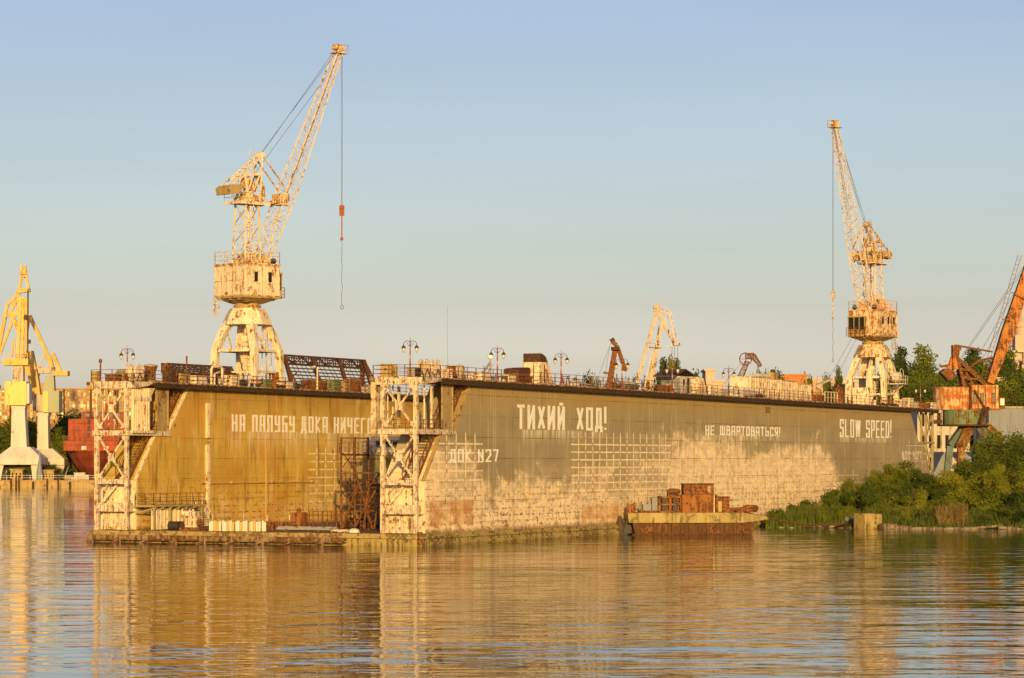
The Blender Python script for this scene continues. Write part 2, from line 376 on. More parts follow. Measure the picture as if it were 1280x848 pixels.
M['outer_wall'] = hull_mat('dock_wall_outer_paint', (.295,.235,.13), (.95,.73,.45),
    [(0,9.2),(4,8.5),(8,7.2),(14,4.2),(22,5.6),(30,5.4),(36,6.0),(46,7.4),(54,9.0),(62,9.4),(72,8.8),(80,7.8),(90,8.2),(98,8.6),(103,7.5),(107,3.0),(118,2.0),(142,1.5)],
    lattices=[(31.5,54.0,2.0,9.3,1.62,.72,1.0,.85),(4.0,11.5,2.6,9.0,1.8,.78,.95,.6),(104,112,3.2,5.6,3.0,.9,.6,0.0),(132,139,5.6,9.4,2.6,1.0,.5,0.0)],
    streaks=[(19.3,38.6,7.6,9.9),(64,86,8.3,9.8),(106,125,8.4,9.8)],
    rects=[(2.2,10.5,1.6,3.7,.7),(33.0,42.0,1.5,2.9,.65)], rust_amt=.6)
M['inner_wall'] = hull_mat('dock_wall_inner_paint', (.50,.325,.058), (.74,.52,.20),
    [(0,3.0),(20,3.2),(40,4.2),(60,3.0),(100,2.5),(142,1.5)],
    lattices=[(32.3,41.5,2.0,7.9,1.75,.78,1.0,.3)],
    streaks=[(16,48,6.0,9.9)], rust_amt=.5, ochre=(.33,.20,.04), blot=.8, ochre_top=2.2, seam=.8)

def leafmat(name, a, b, tr=.32):
    g = G(name); o = g.obj()
    n = g.noise(o, .45, 3, .6); n2 = g.noise(o, 3.0, 2, .6)
    oi = g.N.new('ShaderNodeObjectInfo')
    f = g.add(g.mul(n,.7), g.add(g.mul(n2,.3), g.mul(g.sub(oi.outputs['Random'],.5),.3)))
    c = g.mix(g.ss(f,.3,.7), a, b)
    g.fin(c, .75, 0, .15)
    t = g.N.new('ShaderNodeBsdfTranslucent'); g.set(t.inputs[0], g.mix(.5, c, (.20,.22,.03)))
    mx = g.N.new('ShaderNodeMixShader'); mx.inputs[0].default_value = tr
    g.L.new(g.p.outputs[0], mx.inputs[1]); g.L.new(t.outputs[0], mx.inputs[2]); g.L.new(mx.outputs[0], g.out.inputs[0])
    return g.m
M['leaf_dark'] = leafmat('dark_tree_leaves', (.034,.058,.012), (.15,.18,.022))
M['leaf_mid'] = leafmat('mid_green_leaves', (.060,.090,.012), (.23,.25,.025))
M['leaf_light'] = leafmat('young_yellow_green_leaves', (.08,.11,.012), (.33,.32,.03))
M['reed_dry'] = leafmat('dry_reed_blades', (.22,.15,.05), (.36,.25,.09))
M['reed_green'] = leafmat('green_reed_blades', (.06,.09,.018), (.14,.17,.03))
# ------------------------------------------------------------------ camera, light, sky
cam = bpy.data.cameras.new('camera'); co = bpy.data.objects.new('camera', cam); COL.objects.link(co)
co.location = (0,0,CAMH); co.rotation_euler = (pi/2,0,0)
cam.sensor_width = 36; cam.lens = 36*F/1280; cam.shift_y = (HZ-424)/1280; cam.clip_start = 1; cam.clip_end = 30000
SC.camera = co
SUN_EL, SUN_AZ = radians(9.5), radians(4.5)          # azimuth: to the right of straight behind the camera
sv = Vector((sin(SUN_AZ)*cos(SUN_EL), -cos(SUN_AZ)*cos(SUN_EL), sin(SUN_EL)))
sd = bpy.data.lights.new('sun','SUN'); so = bpy.data.objects.new('sun', sd); COL.objects.link(so)
sd.energy = 5.0; sd.angle = radians(.55); sd.color = (1.0,.665,.205)
so.rotation_euler = sv.to_track_quat('Z','Y').to_euler(); so.location = (60,-60,80)
w = bpy.data.worlds.new('World'); SC.world = w; w.use_nodes = True
nt = w.node_tree; nt.nodes.clear()
wo = nt.nodes.new('ShaderNodeOutputWorld'); bg = nt.nodes.new('ShaderNodeBackground'); sk = nt.nodes.new('ShaderNodeTexSky')
sk.sky_type = 'NISHITA'; sk.sun_disc = False; sk.sun_elevation = SUN_EL; sk.sun_rotation = pi-SUN_AZ
sk.altitude = 0; sk.air_density = 1.0; sk.dust_density = 1.2; sk.ozone_density = 1.0
bg.inputs[1].default_value = .13
# slight colour correction of the sky by elevation (hazier, pinker toward the horizon)
tcw = nt.nodes.new('ShaderNodeTexCoord'); sx = nt.nodes.new('ShaderNodeSeparateXYZ'); nt.links.new(tcw.outputs['Generated'], sx.inputs[0])
cr = nt.nodes.new('ShaderNodeValToRGB'); nt.links.new(sx.outputs[2], cr.inputs[0])
E_ = cr.color_ramp.elements; E_[0].position = .03; E_[0].color = (1.12,1.12,1.74,1); E_[1].position = .17; E_[1].color = (.90,.86,1.10,1)
e_ = E_.new(.055); e_.color = (.92,.875,1.18,1)
for p_,c_3 in ((.076,(.907,.878,1.095,1)),(.106,(.912,.883,1.08,1))): e_ = E_.new(p_); e_.color = c_3
mxw = nt.nodes.new('ShaderNodeMix'); mxw.data_type = 'RGBA'; mxw.blend_type = 'MULTIPLY'; mxw.inputs[0].default_value = 1
nt.links.new(sk.outputs[0], mxw.inputs[6]); nt.links.new(cr.outputs[0], mxw.inputs[7])
nz = nt.nodes.new('ShaderNodeTexNoise'); mpp = nt.nodes.new('ShaderNodeMapping'); mpp.inputs['Scale'].default_value = (2.5,2.5,26); nt.links.new(tcw.outputs['Generated'], mpp.inputs[0]); nt.links.new(mpp.outputs[0], nz.inputs['Vector'])
nz.inputs['Scale'].default_value = 1.3; nz.inputs['Detail'].default_value = 5
rg = nt.nodes.new('ShaderNodeMapRange'); rg.inputs[1].default_value = .3; rg.inputs[2].default_value = .7; rg.inputs[3].default_value = .965; rg.inputs[4].default_value = 1.035; nt.links.new(nz.outputs[0], rg.inputs[0])
mx2 = nt.nodes.new('ShaderNodeVectorMath'); mx2.operation = 'SCALE'; nt.links.new(mxw.outputs[2], mx2.inputs[0]); nt.links.new(rg.outputs[0], mx2.inputs['Scale'])
nt.links.new(mx2.outputs[0], bg.inputs[0]); nt.links.new(bg.outputs[0], wo.inputs[0])
SC.view_settings.view_transform = 'Standard'; SC.view_settings.look = 'None'; SC.view_settings.exposure = 0
SC.render.resolution_x = 1024; SC.render.resolution_y = 678
SC.cycles.max_bounces = 6; SC.cycles.transparent_max_bounces = 4

# ------------------------------------------------------------------ water
g = G('harbour_water'); o = g.obj()
a = g.noise(g.scale(o,.045,.085,1), 1, 2, .5, .3)
b = g.noise(g.scale(o,.15,.34,1), 1, 2, .5, .4, (5,2,0))
b2 = g.noise(g.scale(o,.33,.62,1), 1, 2, .5, .3, (15,7,0))
c_ = g.noise(g.scale(o,1.0,1.7,1), 1, 2, .5, .2, (9,4,0))
calm = g.ss(g.noise(g.scale(o,.010,.022,1), 1, 2, .5), .35, .65, .65, 1.2)
hh = g.mul(g.add(g.add(g.mul(a,.15), g.mul(b,.10)), g.add(g.mul(b2,.040), g.mul(c_,.008))), calm)
bn = g.N.new('ShaderNodeBump'); bn.inputs['Strength'].default_value = 1; bn.inputs['Distance'].default_value = 1.0
g.L.new(hh, bn.inputs['Height']); g.L.new(bn.outputs[0], g.p.inputs['Normal'])
g.p.inputs['IOR'].default_value = 1.42
g.fin((.045,.036,.016), .03, 0, .5); M['water'] = g.m
wb = MB(); wb.add([(-6000,-300,0),(6000,-300,0),(6000,12000,0),(-6000,12000,0)], [(0,1,2,3)])
struct(wb.build('water', M['water']))

# ------------------------------------------------------------------ land
q1 = W(80,-1.1); q2 = W(146,-1.1); q3 = W(147,34)
COAST = [(27,296.5),(60,292),(95,289),(150,286),(400,284),(6000,284),(6000,9000),(-6000,9000),(-6000,722),(-60,722),(-8,400),(q3.x,q3.y+3),(q2.x+1,q2.y+2),(q1.x,q1.y)]
def inside(x,y):
    r = False; n = len(COAST); j = n-1
    for i in range(n):
        xi,yi = COAST[i]; xj,yj = COAST[j]
        if (yi>y) != (yj>y) and x < (xj-xi)*(y-yi)/(yj-yi)+xi: r = not r
        j = i
    return r
def cdist(x,y):
    m = 1e9; n = len(COAST)
    for i in range(n):
        x1,y1 = COAST[i]; x2,y2 = COAST[(i+1)%n]; dx,dy = x2-x1,y2-y1
        t = max(0,min(1,((x-x1)*dx+(y-y1)*dy)/(dx*dx+dy*dy))); m = min(m,(x-x1-t*dx)**2+(y-y1-t*dy)**2)
    return sqrt(m)*(1 if inside(x,y) else -1)
def sst(x,a,b): t = max(0,min(1,(x-a)/(b-a))); return t*t*(3-2*t)
def ground(x,y):
    d = cdist(x,y)
    if d <= 0: return max(-2.5,-.35+d*.5)
    z = min(1.15,-.35+d*.45)
    z += 13*sst(y,440,600)*sst(x,20,110)+5*sst(y,470,620)*(1-sst(x,20,110))*sst(x,-40,20)
    z += 9*sst(y,600,900)*sst(x,60,200)
    z += 11*sst(y,800,850)*(1-sst(x,-40,40))
    if y < 340 and x > 20: z += .5*sin(x*.31)*sst(d,1.5,8)+.35*sin(y*.5+x*.13)*sst(d,1.5,8)
    return z
def axis(segs):
    r = [segs[0][0]]
    for a,b,s in segs:
        n = max(1,round((b-a)/s)); r += [a+(b-a)*i/n for i in range(1,n+1)]
    return r
XS = axis([(-6000,-400,1400),(-400,-70,30),(-70,18,8),(18,115,1.6),(115,300,15),(300,6000,1400)])
YS = axis([(282,320,1.4),(320,440,6),(440,700,14),(700,740,2.5),(740,900,12),(900,9000,900)])
vs = [(x,y,ground(x,y)) for y in YS for x in XS]; nx = len(XS)
fs = [(j*nx+i,j*nx+i+1,(j+1)*nx+i+1,(j+1)*nx+i) for j in range(len(YS)-1) for i in range(nx-1)]
g = G('shore_earth'); o = g.obj(); x_,y_,z_ = g.xyz(o)
n1 = g.noise(o,.35,5,.6); n2 = g.noise(o,3.0,3,.6)
cc = g.mix(g.ss(n1,.4,.6),(.10,.085,.045),(.075,.085,.03)); cc = g.mix(g.mul(g.ss(n2,.5,.65),.6),cc,(.22,.17,.10))
cc = g.mix(g.ss(z_,.05,.45,1.0,0.0),cc,(.07,.05,.03)); g.bump(g.add(n1,n2),.6,.2); g.fin(cc,.95,0,.1); M['earth'] = g.m
tb = MB(); tb.v = vs; tb.f = fs
struct(tb.build('ground', M['earth'], smooth=True))

# ------------------------------------------------------------------ lettering strokes (unit boxes)
LT = {
 'Т':[(0,1,1,1),(.5,0,.5,1)], 'И':[(0,0,0,1),(1,0,1,1),(0,.08,1,.92)], 'Х':[(0,0,1,1),(0,1,1,0)],
 'Й':[(0,0,0,1),(1,0,1,1),(0,.08,1,.92),(.38,1.17,.62,1.17)], 'О':[(0,0,0,1),(1,0,1,1),(0,1,1,1),(0,0,1,0)],
 'Д':[(.15,.12,.15,1),(.88,.12,.88,1),(.15,1,.88,1),(-.05,.10,1.08,.10),(-.05,-.06,-.05,.10),(1.08,-.06,1.08,.10)],
 '!':[(.5,.32,.5,1.12),(.5,0,.5,.08)], 'К':[(0,0,0,1),(1,1,0,.48),(0,.48,1,0)], 'N':[(0,0,0,1),(1,0,1,1),(0,.94,1,.06)],
 '2':[(0,.85,0,1),(0,1,1,1),(1,.55,1,1),(1,.55,0,.05),(0,0,1,0)], '7':[(0,1,1,1),(1,1,.45,0)],
 'Н':[(0,0,0,1),(1,0,1,1),(0,.5,1,.5)], 'Е':[(0,0,0,1),(0,1,1,1),(0,.5,.85,.5),(0,0,1,0)],
 'Ш':[(0,0,0,1),(.5,0,.5,1),(1,0,1,1),(0,0,1,0)], 'В':[(0,0,0,1),(0,1,.85,1),(.85,.55,.85,1),(0,.52,1,.52),(1,0,1,.52),(0,0,1,0)],
 'А':[(0,0,0,1),(1,0,1,1),(0,1,1,1),(0,.4,1,.4)], 'Р':[(0,0,0,1),(0,1,1,1),(1,.45,1,1),(0,.45,1,.45)],
 'Ь':[(0,0,0,1),(1,0,1,.5),(0,.5,1,.5),(0,0,1,0)], 'С':[(0,0,0,1),(0,1,1,1),(0,0,1,0),(1,.8,1,1),(1,0,1,.2)],
 'Я':[(1,0,1,1),(0,1,1,1),(0,.45,0,1),(0,.45,1,.45),(.75,.45,0,0)], 'П':[(0,0,0,1),(1,0,1,1),(0,1,1,1)],
 'Л':[(.05,0,.05,1),(1,0,1,1),(.05,1,1,1),(-.1,0,.05,0)], 'У':[(0,.45,0,1),(1,0,1,1),(0,.45,1,.45),(0,0,1,0)],
 'Б':[(0,0,0,1),(0,1,.95,1),(0,.52,1,.52),(1,0,1,.52),(0,0,1,0)], 'Ч':[(0,.45,0,1),(1,0,1,1),(0,.45,1,.45)],
 'Г':[(0,0,0,1),(0,1,1,1)], 'S':[(1,.8,1,1),(0,1,1,1),(0,.52,0,1),(0,.52,1,.52),(1,0,1,.52),(0,0,1,0),(0,0,0,.2)],
 'L':[(0,0,0,1),(0,0,1,0)], 'O':[(0,0,0,1),(1,0,1,1),(0,1,1,1),(0,0,1,0)], 'W':[(0,1,.18,0),(.5,1,.18,0),(.5,1,.82,0),(1,1,.82,0)],
 'P':[(0,0,0,1),(0,1,1,1),(1,.45,1,1),(0,.45,1,.45)], 'E':[(0,0,0,1),(0,1,1,1),(0,.5,.85,.5),(0,0,1,0)],
 'D':[(0,0,0,1),(0,1,.8,1),(.8,1,1,.82),(1,.18,1,.82),(1,.18,.8,0),(0,0,.8,0)], '3':[(0,1,1,1),(0,.5,1,.5),(0,0,1,0),(1,0,1,1)], '0':[(0,0,0,1),(1,0,1,1),(0,1,1,1),(0,0,1,0)],
}
def lettering(text, u0, u1, z0, z1, y, parent, th=.2, narrow={'!':.25,' ':.75}, mat=None, name='lettering'):
    """letters fitted between u0 and u1 on the plane y (facing -y)"""
    AX = 1.9; ws = [narrow.get(c,1.0)*(1.35 if c in 'ШW' else 1) for c in text]; gap = .38
    tot = sum(ws)+gap*(len(text)-1); k = (u1-u0)/tot; x = u0; mb = MB(); H = z1-z0; th = th*.70
    for c, wd in zip(text, ws):
        if c != ' ':
            W_ = wd*k-th*AX
            for i,(a,b,c2,d) in enumerate(LT[c]):
                p = Vector(((x+th*AX/2+a*W_)/AX,0,z0+th/2+b*(H-th))); q = Vector(((x+th*AX/2+c2*W_)/AX,0,z0+th/2+d*(H-th)))
                dr = (q-p).normalized(); e = th/2 if (abs(dr.x)<.01 or abs(dr.z)<.01) else th*.15
                if c == '!' : e = th*.1
                p -= dr*e; q += dr*e; nn = Vector((-dr.z,0,dr.x))*th/2
                f = y-.012-.0035*i
                cs = [p+nn,q+nn,q-nn,p-nn]
                mb.add([(v.x*AX,f,v.z) for v in cs]+[(v.x*AX,y+.01,v.z) for v in cs],[(0,1,2,3),(7,6,5,4),(0,4,5,1),(1,5,6,2),(2,6,7,3),(3,7,4,0)])
        x += (wd+gap)*k
    return mb.build(name, mat or M['letter'], parent)
g = G('sign_paint_white'); n = g.noise(g.scale(g.obj(),2.5,1,.8),1,5,.65); n2 = g.noise(g.obj(),4,3,.7)
g.fin(g.mix(g.ss(g.add(g.mul(n,.6),g.mul(n2,.4)),.54,.66),(.86,.82,.72),(.55,.45,.32)),.6); M['letter'] = g.m
g = G('sign_paint_faint'); n = g.noise(g.scale(g.obj(),2.0,1,1.0),1,5,.65)
g.fin(g.mix(g.ss(n,.38,.62),(.74,.66,.52),(.45,.36,.25)),.6); M['letter_faint'] = g.m

# ------------------------------------------------------------------ the floating dock
DL = 143.0
dock = thing('floating_dock','long rusting grey floating dry dock with two high side walls and painted white lettering','floating dock', ORG, RZ)
pb = MB()
pb.box(0,DL,-.45,32.6,-2,.98); pb.box(-.25,DL+.2,-.62,32.8,.62,.80)
pb.build('pontoon_hull', M['algae'], dock)
db = MB(); db.box(.1,DL-.1,4.3,28.5,.984,1.03); db.build('pontoon_deck', M['deck'], dock)
ab = MB()                                                          # low timber/steel apron along the front edge
ab.box(-.95,-.26,6.5,32.0,.46,.62); ab.box(-1.0,-.88,6.4,32.1,.30,.66); ab.box(-.9,-.26,6.6,31.9,.2,.28)
for i in range(9):
    y = 8.5+i*2.9; ab.bar((-.93,y,.3),(-.93,y,-1.0),.14); ab.bar((-.93,y,.25),(-.93,y+1.5,-.15),.12); ab.bar((-1.0,y+.3,-.1),(-.3,y+.3,.3),.12)
ab.build('apron', M['deck'], dock)
lb = MB()
lb.box(1.5,DL,-.56,-.451,.1,.3)
lb.build('rubbing_strake', M['algae'], dock)
OUT = [(1.6,.99),(1.6,5.4),(4.7,9.44),(6.65,9.44),(10.2,13.70)]
OUT2 = [(DL-x,z) for x,z in OUT]
def side_wall(name, v0, v1, mat):
    poly = OUT+[(DL-x,z-.35 if z > 13 else z) for x,z in OUT][::-1]
    mb = MB(); mb.prism([(x,z) for x,z in poly], v0, v1)
    return mb.build(name, mat, dock)
w1 = side_wall('side_wall', .0, 4.0, M['outer_wall']); w2 = side_wall('side_wall', 28.7, 32.5, M['inner_wall'])
w1['label'] = 'nearer side wall, grey paint worn to pale primer, lettered in white'
w2['label'] = 'farther side wall seen from inside the dock, ochre stained plates'
lettering('ТИХИЙ ХОД!',19.2,38.7,9.95,12.15,0,w1,.38,{'!':.2,' ':.95})
lettering('ДОК N27',6.1,15.4,7.0,8.12,0,w1,.20,{'!':.3,' ':.45})
lettering('НЕ ШВАРТОВАТЬСЯ!',64.1,86.2,9.78,10.8,0,w1,.21,{'!':.25,' ':.8})
lettering('SLOW SPEED!',106.2,125.3,9.85,12.0,0,w1,.30,{'!':.22,' ':.8})
lettering('ДОК N27',129.5,137.6,7.2,8.3,0,w1,.22,{'!':.3,' ':.45},M['letter_faint'])
lettering('30',81.5,82.9,12.35,12.95,0,w1,.12,{},M['rust_dark'])
lettering('НА ПАЛУБУ ДОКА НИЧЕГО',17.4,44.6,9.85,11.45,28.7,w2,.25,{' ':.5})
lettering('НЕ',46.0,48.8,9.85,11.45,28.7,w2,.25,{' ':.5})
# deck caps with dark fascia and bright rim
def cap(v0, v1, fas):
    mb = MB()
    n = 24
    for i in range(n):
        a, b = DL*i/n, DL*(i+1)/n
        mb.hexa([(a,v0,zdeck(a)-.30),(b,v0,zdeck(b)-.30),(b,v1,zdeck(b)-.30),(a,v1,zdeck(a)-.30)],[(a,v0,zdeck(a)-.02),(b,v0,zdeck(b)-.02),(b,v1,zdeck(b)-.02),(a,v1,zdeck(a)-.02)])
    mb.build('top_deck', M['deck'], dock)
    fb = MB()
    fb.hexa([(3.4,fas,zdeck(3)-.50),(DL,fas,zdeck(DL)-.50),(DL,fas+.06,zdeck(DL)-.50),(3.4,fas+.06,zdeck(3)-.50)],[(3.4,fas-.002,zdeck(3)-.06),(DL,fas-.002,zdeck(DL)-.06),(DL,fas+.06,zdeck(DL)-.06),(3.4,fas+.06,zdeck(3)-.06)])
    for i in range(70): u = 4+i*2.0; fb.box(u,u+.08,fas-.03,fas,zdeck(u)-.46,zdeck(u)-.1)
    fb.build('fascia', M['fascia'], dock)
    rb = MB(); rb.hexa([(3.4,fas-.07,zdeck(3)-.07),(DL,fas-.07,zdeck(DL)-.07),(DL,fas+.03,zdeck(DL)-.07),(3.4,fas+.03,zdeck(3)-.07)],[(3.4,fas-.07,zdeck(3)+.05),(DL,fas-.07,zdeck(DL)+.05),(DL,fas+.03,zdeck(DL)+.05),(3.4,fas+.03,zdeck(3)+.05)])
    rb.build('edge_rim', M['rim_plate'], dock)
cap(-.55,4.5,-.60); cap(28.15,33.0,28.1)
def railing(pts, mat=M['rust'], **k): MB().rails(pts, **k).build('railing', mat, dock)
railing([(.3,4.3,14.1),(.3,-.2,14.1),(3.3,-.5,14.1)]+[(u,-.5,zdeck(u)) for u in (20,40,60,80,100,120,142.5)])
railing([(.3,4.3,14.1)]+[(u,4.35,zdeck(u)) for u in (30,60,90,120,142)],step=2.2)
railing([(.3,32.7,14.1),(.3,28.3,14.1)]+[(u,28.3,zdeck(u)) for u in (30,60,90,142)],step=1.8)
# end towers
def tower(v0, right):
    mid = 9.44; t = MB()
    for v in (.17,3.3): t.box(.0,.32,v0+v-.17,v0+v+.17,1.03,13.5)
    for v in (.17,3.3): t.box(2.9,3.1,v0+v-.1,v0+v+.1,9.9,13.4)
    t.build('tower_frame', M['white_steel'], dock)
    h = MB(); h.prismx([(v0-.05,13.5),(v0-.05,14.08),(v0+3.9,14.08),(v0+3.9,13.5)],-.05,.0)
    h.box(-.04,.36,v0-.05,v0+3.9,13.5,14.1); h.prism([(.36,13.52),(2.4,13.72),(3.4,14.09),(.36,14.09)],v0-.62,v0-.52)
    h.bar((.2,v0-.55,13.8),(.2,v0,13.8),.5,.55)
    h.build('head_beam', M['white_steel'], dock)
    b = MB()
    for z0,z1 in ((9.95,13.5),(5.55,9.35)):
        b.bar((.10,v0+.3,z0),(.10,v0+3.15,z1),.16); b.bar((.22,v0+.3,z1),(.22,v0+3.15,z0),.16)
        b.box(.03,.29,v0+1.4,v0+2.05,(z0+z1)/2-.36,(z0+z1)/2+.36)
        for y,s in ((v0+.33,1),(v0+3.12,-1)):
            for z,q in ((z0,1),(z1,-1)): b.prismx([(y,z),(y+.5*s,z),(y,z+.55*q)][::(1 if s*q>0 else -1)],.05,.25)
    b.box(.0,.28,v0+.3,v0+3.15,5.08,5.5)
    b.build('cross_brace', M['white_steel'], dock)
    p = MB(); p.box(-.1,6.9,v0-.12,v0+3.6,mid,mid+.12); p.box(-.12,6.9,v0-.16,v0-.1,mid-.1,mid+.32); p.box(-.16,-.1,v0-.16,v0+3.6,mid-.1,mid+.34)
    p.build('landing', M['white_steel'], dock)
    lw = MB(); lw.box(-.06,1.4,v0+.34,v0+3.13,2.65,3.4); lw.box(.3,1.55,v0+.05,v0+3.6,2.6,2.68)
    lw.box(.9,1.5,v0+.9,v0+3.2,1.04,2.6); lw.build('lower_beam', M['white_steel'], dock)
    f = MB(); f.box(4.75,6.6,v0+.03,v0+.10,mid+.13,13.6); f.box(4.66,4.8,v0-.02,v0+.14,mid+.12,13.65); f.box(6.5,6.62,v0-.03,v0+.14,mid+.12,13.65)
    f.build('fin_plate', M['ochre'], dock)
    s = MB(); s.steps((.5,v0+1.0,5.3),(4.0,v0+1.0,mid),1.3,n=17); s.build('stair', M['rust'], dock)
    s = MB(); s.steps((6.2,v0+1.0,mid+.5),(9.2,v0+1.0,13.7),1.3,n=15); s.build('stair', M['rust'], dock)
    s = MB(); s.steps((.55,v0+3.0,3.45),(1.5,v0+1.6,5.5),.8,side=(.8,.5,0),n=9); s.build('stair', M['white_steel'], dock)
    st = MB()                                                      # pale stringer plates along the slanted end
    st.hexa([(1.50,v0-.01,5.4),(1.45,v0-.01,5.5),(1.45,v0+.32,5.5),(1.50,v0+.32,5.4)],[(4.6,v0-.01,9.42),(4.45,v0-.01,9.42),(4.45,v0+.32,9.42),(4.6,v0+.32,9.42)])
    st.hexa([(6.60,v0-.01,9.6),(6.5,v0-.01,9.7),(6.5,v0+.32,9.7),(6.60,v0+.32,9.6)],[(10.1,v0-.01,13.7),(9.95,v0-.01,13.7),(9.95,v0+.32,13.7),(10.1,v0+.32,13.7)])
    st.build('stringer', M['cream'] if not right else M['ochre'], dock)
    railing([(.25,v0+3.4,mid+.1),(.25,v0+.1,mid+.1),(4.6,v0-.02,mid+.1)],M['rust'],n=3,step=1.0)
    q = MB()
    for k in range(3): q.bar((.5+k*.9,v0+3.5,mid+.1),(.5+k*.9,v0+3.5,13.5),.09)
    q.tube([(1.9,v0+.3,13.5),(1.9,v0+.3,mid+.1)],.07); q.build('pipe_stack', M['cream'], dock)
    e = MB(); e.box(1.45,1.58,v0+.02,v0+3.9,1.05,5.38); e.build('end_plate', M['cream'], dock)
tower(0,True); tower(28.7,False)
cb = MB()
cb.box(.34,1.5,4.05,4.55,9.4,13.95)
for k in range(5): cb.box(.28,.34,4.05+k*.11,4.08+k*.11,9.45,13.9)
cb.build('end_locker', M['white_steel'], dock)
cb = MB(); cb.box(.6,3.3,28.5,28.66,9.75,13.55)
for k in range(9): cb.box(.62+k*.3,.72+k*.3,28.42,28.5,9.8,13.5)
cb.box(.5,3.4,28.40,28.5,12.4,12.75); cb.box(.4,3.5,28.3,28.68,9.55,9.8)
cb.build('louvred_screen', M['cream'], dock)
# far-end towers, mirrored and simpler
for v0 in (0,28.7):
    t = MB()
    for u in (DL-.2,DL-3.0,DL-5.0):
        for v in (.2,3.4): t.box(u-.13,u+.13,v0+v-.13,v0+v+.13,1.03,13.4)
    t.box(DL-7,DL+.1,v0-.05,v0+3.7,9.3,9.5)
    for z0,z1 in ((9.6,13.3),(5.4,9.2)):
        t.bar((DL-.3,v0+.2,z0),(DL-3,v0+.2,z1),.14); t.bar((DL-.3,v0+.24,z1),(DL-3,v0+.24,z0),.14); t.bar((DL-3.2,v0+.2,z0),(DL-6.5,v0+.2,z1),.12)
    t.build('tower_frame', M['olive'], dock)
# pontoon-level platform in front of the farther wall
pf = MB(); pf.box(.6,9.0,26.3,28.5,3.05,3.22)
for k in range(7): pf.bar((.9+k*1.3,26.3,3.0),(.9+k*1.3,28.4,2.5),.12)
for k in range(4): pf.box(.8+k*2.6,.95+k*2.6,26.4,26.55,1.05,3.05)
pf.build('side_platform', M['olive'], dock)
pw = MB(); pw.box(1.2,3.4,26.9,27.0,1.05,2.95); pw.box(3.7,6.0,27.1,27.2,1.05,2.95); pw.box(6.2,8.6,27.3,27.4,1.05,2.95)
for k in range(12): pw.box(1.3+k*.6,1.36+k*.6,26.84,26.9 if k<4 else 27.05,1.1,2.9)
pw.build('screen_panel', M['cream'], dock)
railing([(.6,28.3,3.2),(.6,26.35,3.2),(9.0,26.35,3.2)],M['rust'],n=3,step=1.1)
s = MB(); s.steps((8.9,27.2,3.2),(10.9,27.2,1.1),1.1,n=10); s.build('stair', M['cream'], dock)
ld = MB(); ld.box(12.8,13.35,28.5,28.69,1.2,8.6); ld.box(12.8,13.35,28.5,28.69,9.2,12.4)
for k in range(34): z = 1.3+k*.33; ld.box(12.9,13.25,28.44,28.5,z,z+.08)
ld.build('wall_ladder', M['cream'], dock)
vp = MB(); vp.tube([(23.4,28.6,1.2),(23.4,28.6,9.2)],.09); vp.tube([(12,28.6,5.0),(32,28.6,5.0)],.05)
for k in range(4): vp.lathe([(.22,5.0),(.22,5.2)],8,(17+k*7.5,28.55))
vp.build('wall_pipe', M['ochre'], dock)
# fenders and weed-dark corner post
fp = MB(); fp.tube([(-.1,-.35,1.2),(-.1,-.35,.2)],.22,10); fp.build('corner_fender', M['rust'], dock)
